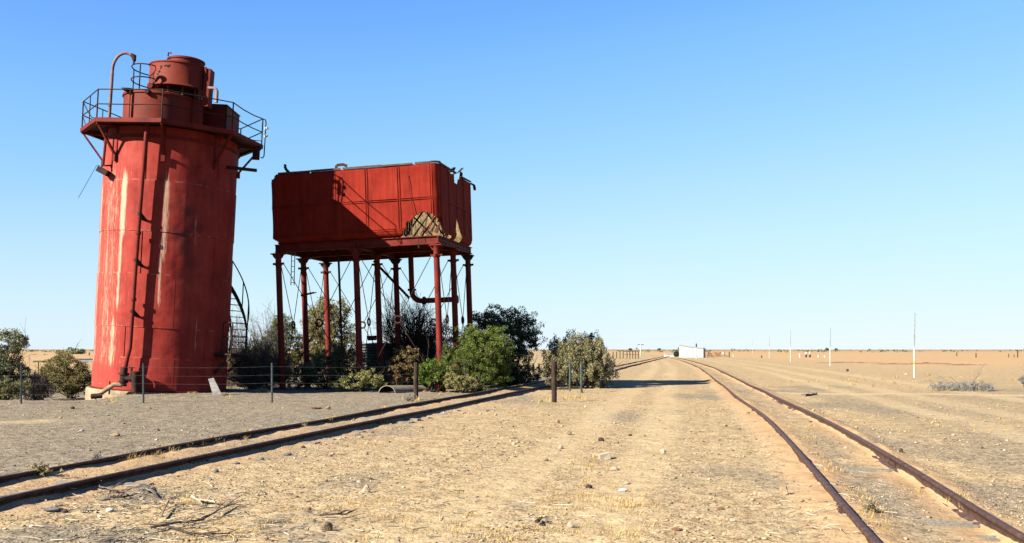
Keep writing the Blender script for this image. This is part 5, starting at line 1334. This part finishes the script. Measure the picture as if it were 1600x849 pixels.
G += [(925, 790, 45, 16, 26, .045), (985, 790, 25, 9, 18, .05), (880, 775, 30, 12, 12, .04), (690, 810, 50, 14, 16, .045), (560, 790, 50, 12, 8, .04), (460, 800, 30, 12, 8, .04), (930, 728, 30, 5, 12, .045), (350, 835, 60, 10, 22, .05), (760, 835, 70, 10, 24, .05), (970, 835, 50, 8, 16, .05), (890, 625, 9, 2, 7, .14), (857, 628, 6, 1.5, 3, .12), (720, 770, 40, 12, 10, .035), (290, 783, 10, 4, 8, .05), (1500, 610, 34, 2, 14, .14), (650, 627, 5, 1, 3, .12)]
grass(G, 4)

# tufts big enough to be things
def tuft(px, py, h, n, label, m='leaf_tan', seed=1):
    rs = np.random.default_rng(seed); p = on(px, py, .01); t = thing('dry_tuft', label, 'plant', p); P = np.array([(rs.normal(0, h * .45), rs.normal(0, h * .3), abs(rs.normal(h * .45, h * .25))) for _ in range(n)])
    v, f, ti = leaf_cloud(P, 12, h * .22, h * .28, rs, 4, .4); np_mesh('foliage', v, f, m, t, tint=ti)
    twigs((0, 0, 0), list(P[:14]), rs, .006, .002, 0, .02).build('stem', 'dead_twig', t)
tuft(64, 749, .15, 34, 'round dry yellow tuft growing against the far rail at left edge', 'leaf_tan', 3)
tuft(150, 728, .10, 12, 'small pale dry sprig at the far rail right of the round yellow tuft', 'leaf_grey', 4)
tuft(1360, 806, .09, 26, 'small olive dry tuft between the rails of the right track', 'leaf_tan', 5)
tuft(640, 628, .22, 20, 'thin dry twiggy plant at the foot of the thick wooden fence end post', 'leaf_grey', 6)

# fallen branches
def branch(pts_px, r, label, m, seed, lift=.03):
    rs = np.random.default_rng(seed); pts = []
    for (px, py) in pts_px:
        p = on(px, py); pts.append(p + Vector((0, 0, lift * rs.uniform(.5, 1.5))))
    o = pts[0].copy(); t = thing('fallen_branch', label, 'branch', o); mb = MB(); q = [p - o for p in pts]
    mb.tube(q, [r * (1 - .7 * i / len(q)) for i in range(len(q))], 6); mb.build('limb', m, t, True)
    mb = MB()
    for k in range(12):
        i = rs.integers(0, len(q) - 1); a = q[i].lerp(q[i + 1], rs.random()); LL = min(1.0, (q[-1] - q[0]).length * .8); d = ((q[-1] - q[0]).normalized() * rs.uniform(.1, .3) + Vector((rs.normal(0, .12), rs.normal(0, .2), abs(rs.normal(0, .05))))) * LL
        mb.tube([a, a + d * .5 + Vector((0, 0, .01)), a + d], [r * .4, r * .3, r * .12], 4, False)
    mb.build('twigs', m, t)
branch([(235, 828), (275, 823), (315, 815), (345, 803), (368, 791)], .012, 'long dark fallen branch lying across the lower left sand', 'dead_twig', 1)
branch([(262, 826), (300, 838), (330, 842), (360, 836)], .009, 'thin dark branch curving below the long dark fallen branch', 'dark_twig', 2)
branch([(300, 780), (312, 786), (325, 788), (337, 791)], .014, 'pale bleached stick above the long dark fallen branch', 'stone_pale', 3)
branch([(150, 755), (156, 767), (175, 772), (195, 775)], .010, 'thin pale forked stick against the left track near rail', 'dead_twig', 4)
branch([(232, 764), (238, 776), (246, 783)], .010, 'short pale twig right of the forked stick near the rail', 'dead_twig', 5)
branch([(172, 783), (190, 783), (208, 779)], .012, 'short dark twig on sand below the near rail', 'dark_twig', 6)
branch([(252, 812), (258, 800), (264, 790)], .009, 'straight straw coloured stalk left of the long dark branch', 'stone_tan', 7)
branch([(500, 810), (525, 812), (540, 808), (553, 803)], .010, 'slim curved dark twig above the rounded brown rock', 'dark_twig', 8)
branch([(838, 824), (841, 820), (845, 817)], .018, 'short crooked dark stick among the bottom dry grass', 'dark_twig', 9)
branch([(1257, 620), (1266, 618), (1276, 617)], .05, 'pale broken timber piece lying beyond the right track', 'dead_twig', 10)
def litter(n, seed):
    rs = np.random.default_rng(seed); mb = MB()
    for _ in range(n):
        u = rs.random()
        if u < .65: px, py = rs.normal(230, 110), rs.uniform(760, 852)
        elif u < .8: px, py = rs.uniform(400, 900), rs.uniform(730, 850)
        else: px, py = rs.normal(1300 + 0, 60), rs.uniform(690, 845)
        p = on(px, py); a = rs.uniform(0, 6.28); ln = rs.uniform(.04, .22); d = Vector((math.cos(a), math.sin(a), rs.normal(0, .12)))
        if py < 700 + 0 and px < 400: continue
        mb.cur = rs.uniform(0, 1); k = Vector((rs.normal(0, .15), rs.normal(0, .15), 0)) * ln
        mb.tube([p + Vector((0, 0, .008)), p + d * ln * .5 + k + Vector((0, 0, .012)), p + d * ln + Vector((0, 0, .008))], [.0045, .0035, .002], 4, False)
    o = mb.build('twig_litter', leaf_material('litter', (.06, .05, .045), (.42, .36, .28), 0), tint=True); tag(o, 'grey and pale broken twigs littering the sand', 'twigs', kind='stuff')
litter(650, 9)

# ------------------------------------------------------------------ one common albedo level for every surface
for m in bpy.data.materials:
    t = m.node_tree
    for nd in list(t.nodes):
        if nd.type in ('BSDF_PRINCIPLED', 'BSDF_DIFFUSE', 'BSDF_TRANSLUCENT'):
            so = nd.inputs['Base Color'] if nd.type == 'BSDF_PRINCIPLED' else nd.inputs['Color']
            if so.is_linked:
                src = so.links[0].from_socket
                mx = t.nodes.new('ShaderNodeMix'); mx.data_type = 'RGBA'; mx.blend_type = 'MULTIPLY'; mx.inputs[0].default_value = 1.0
                mx.inputs[7].default_value = (0.77, 0.77, 0.77, 1)
                t.links.new(src, mx.inputs[6]); t.links.new(mx.outputs[2], so)
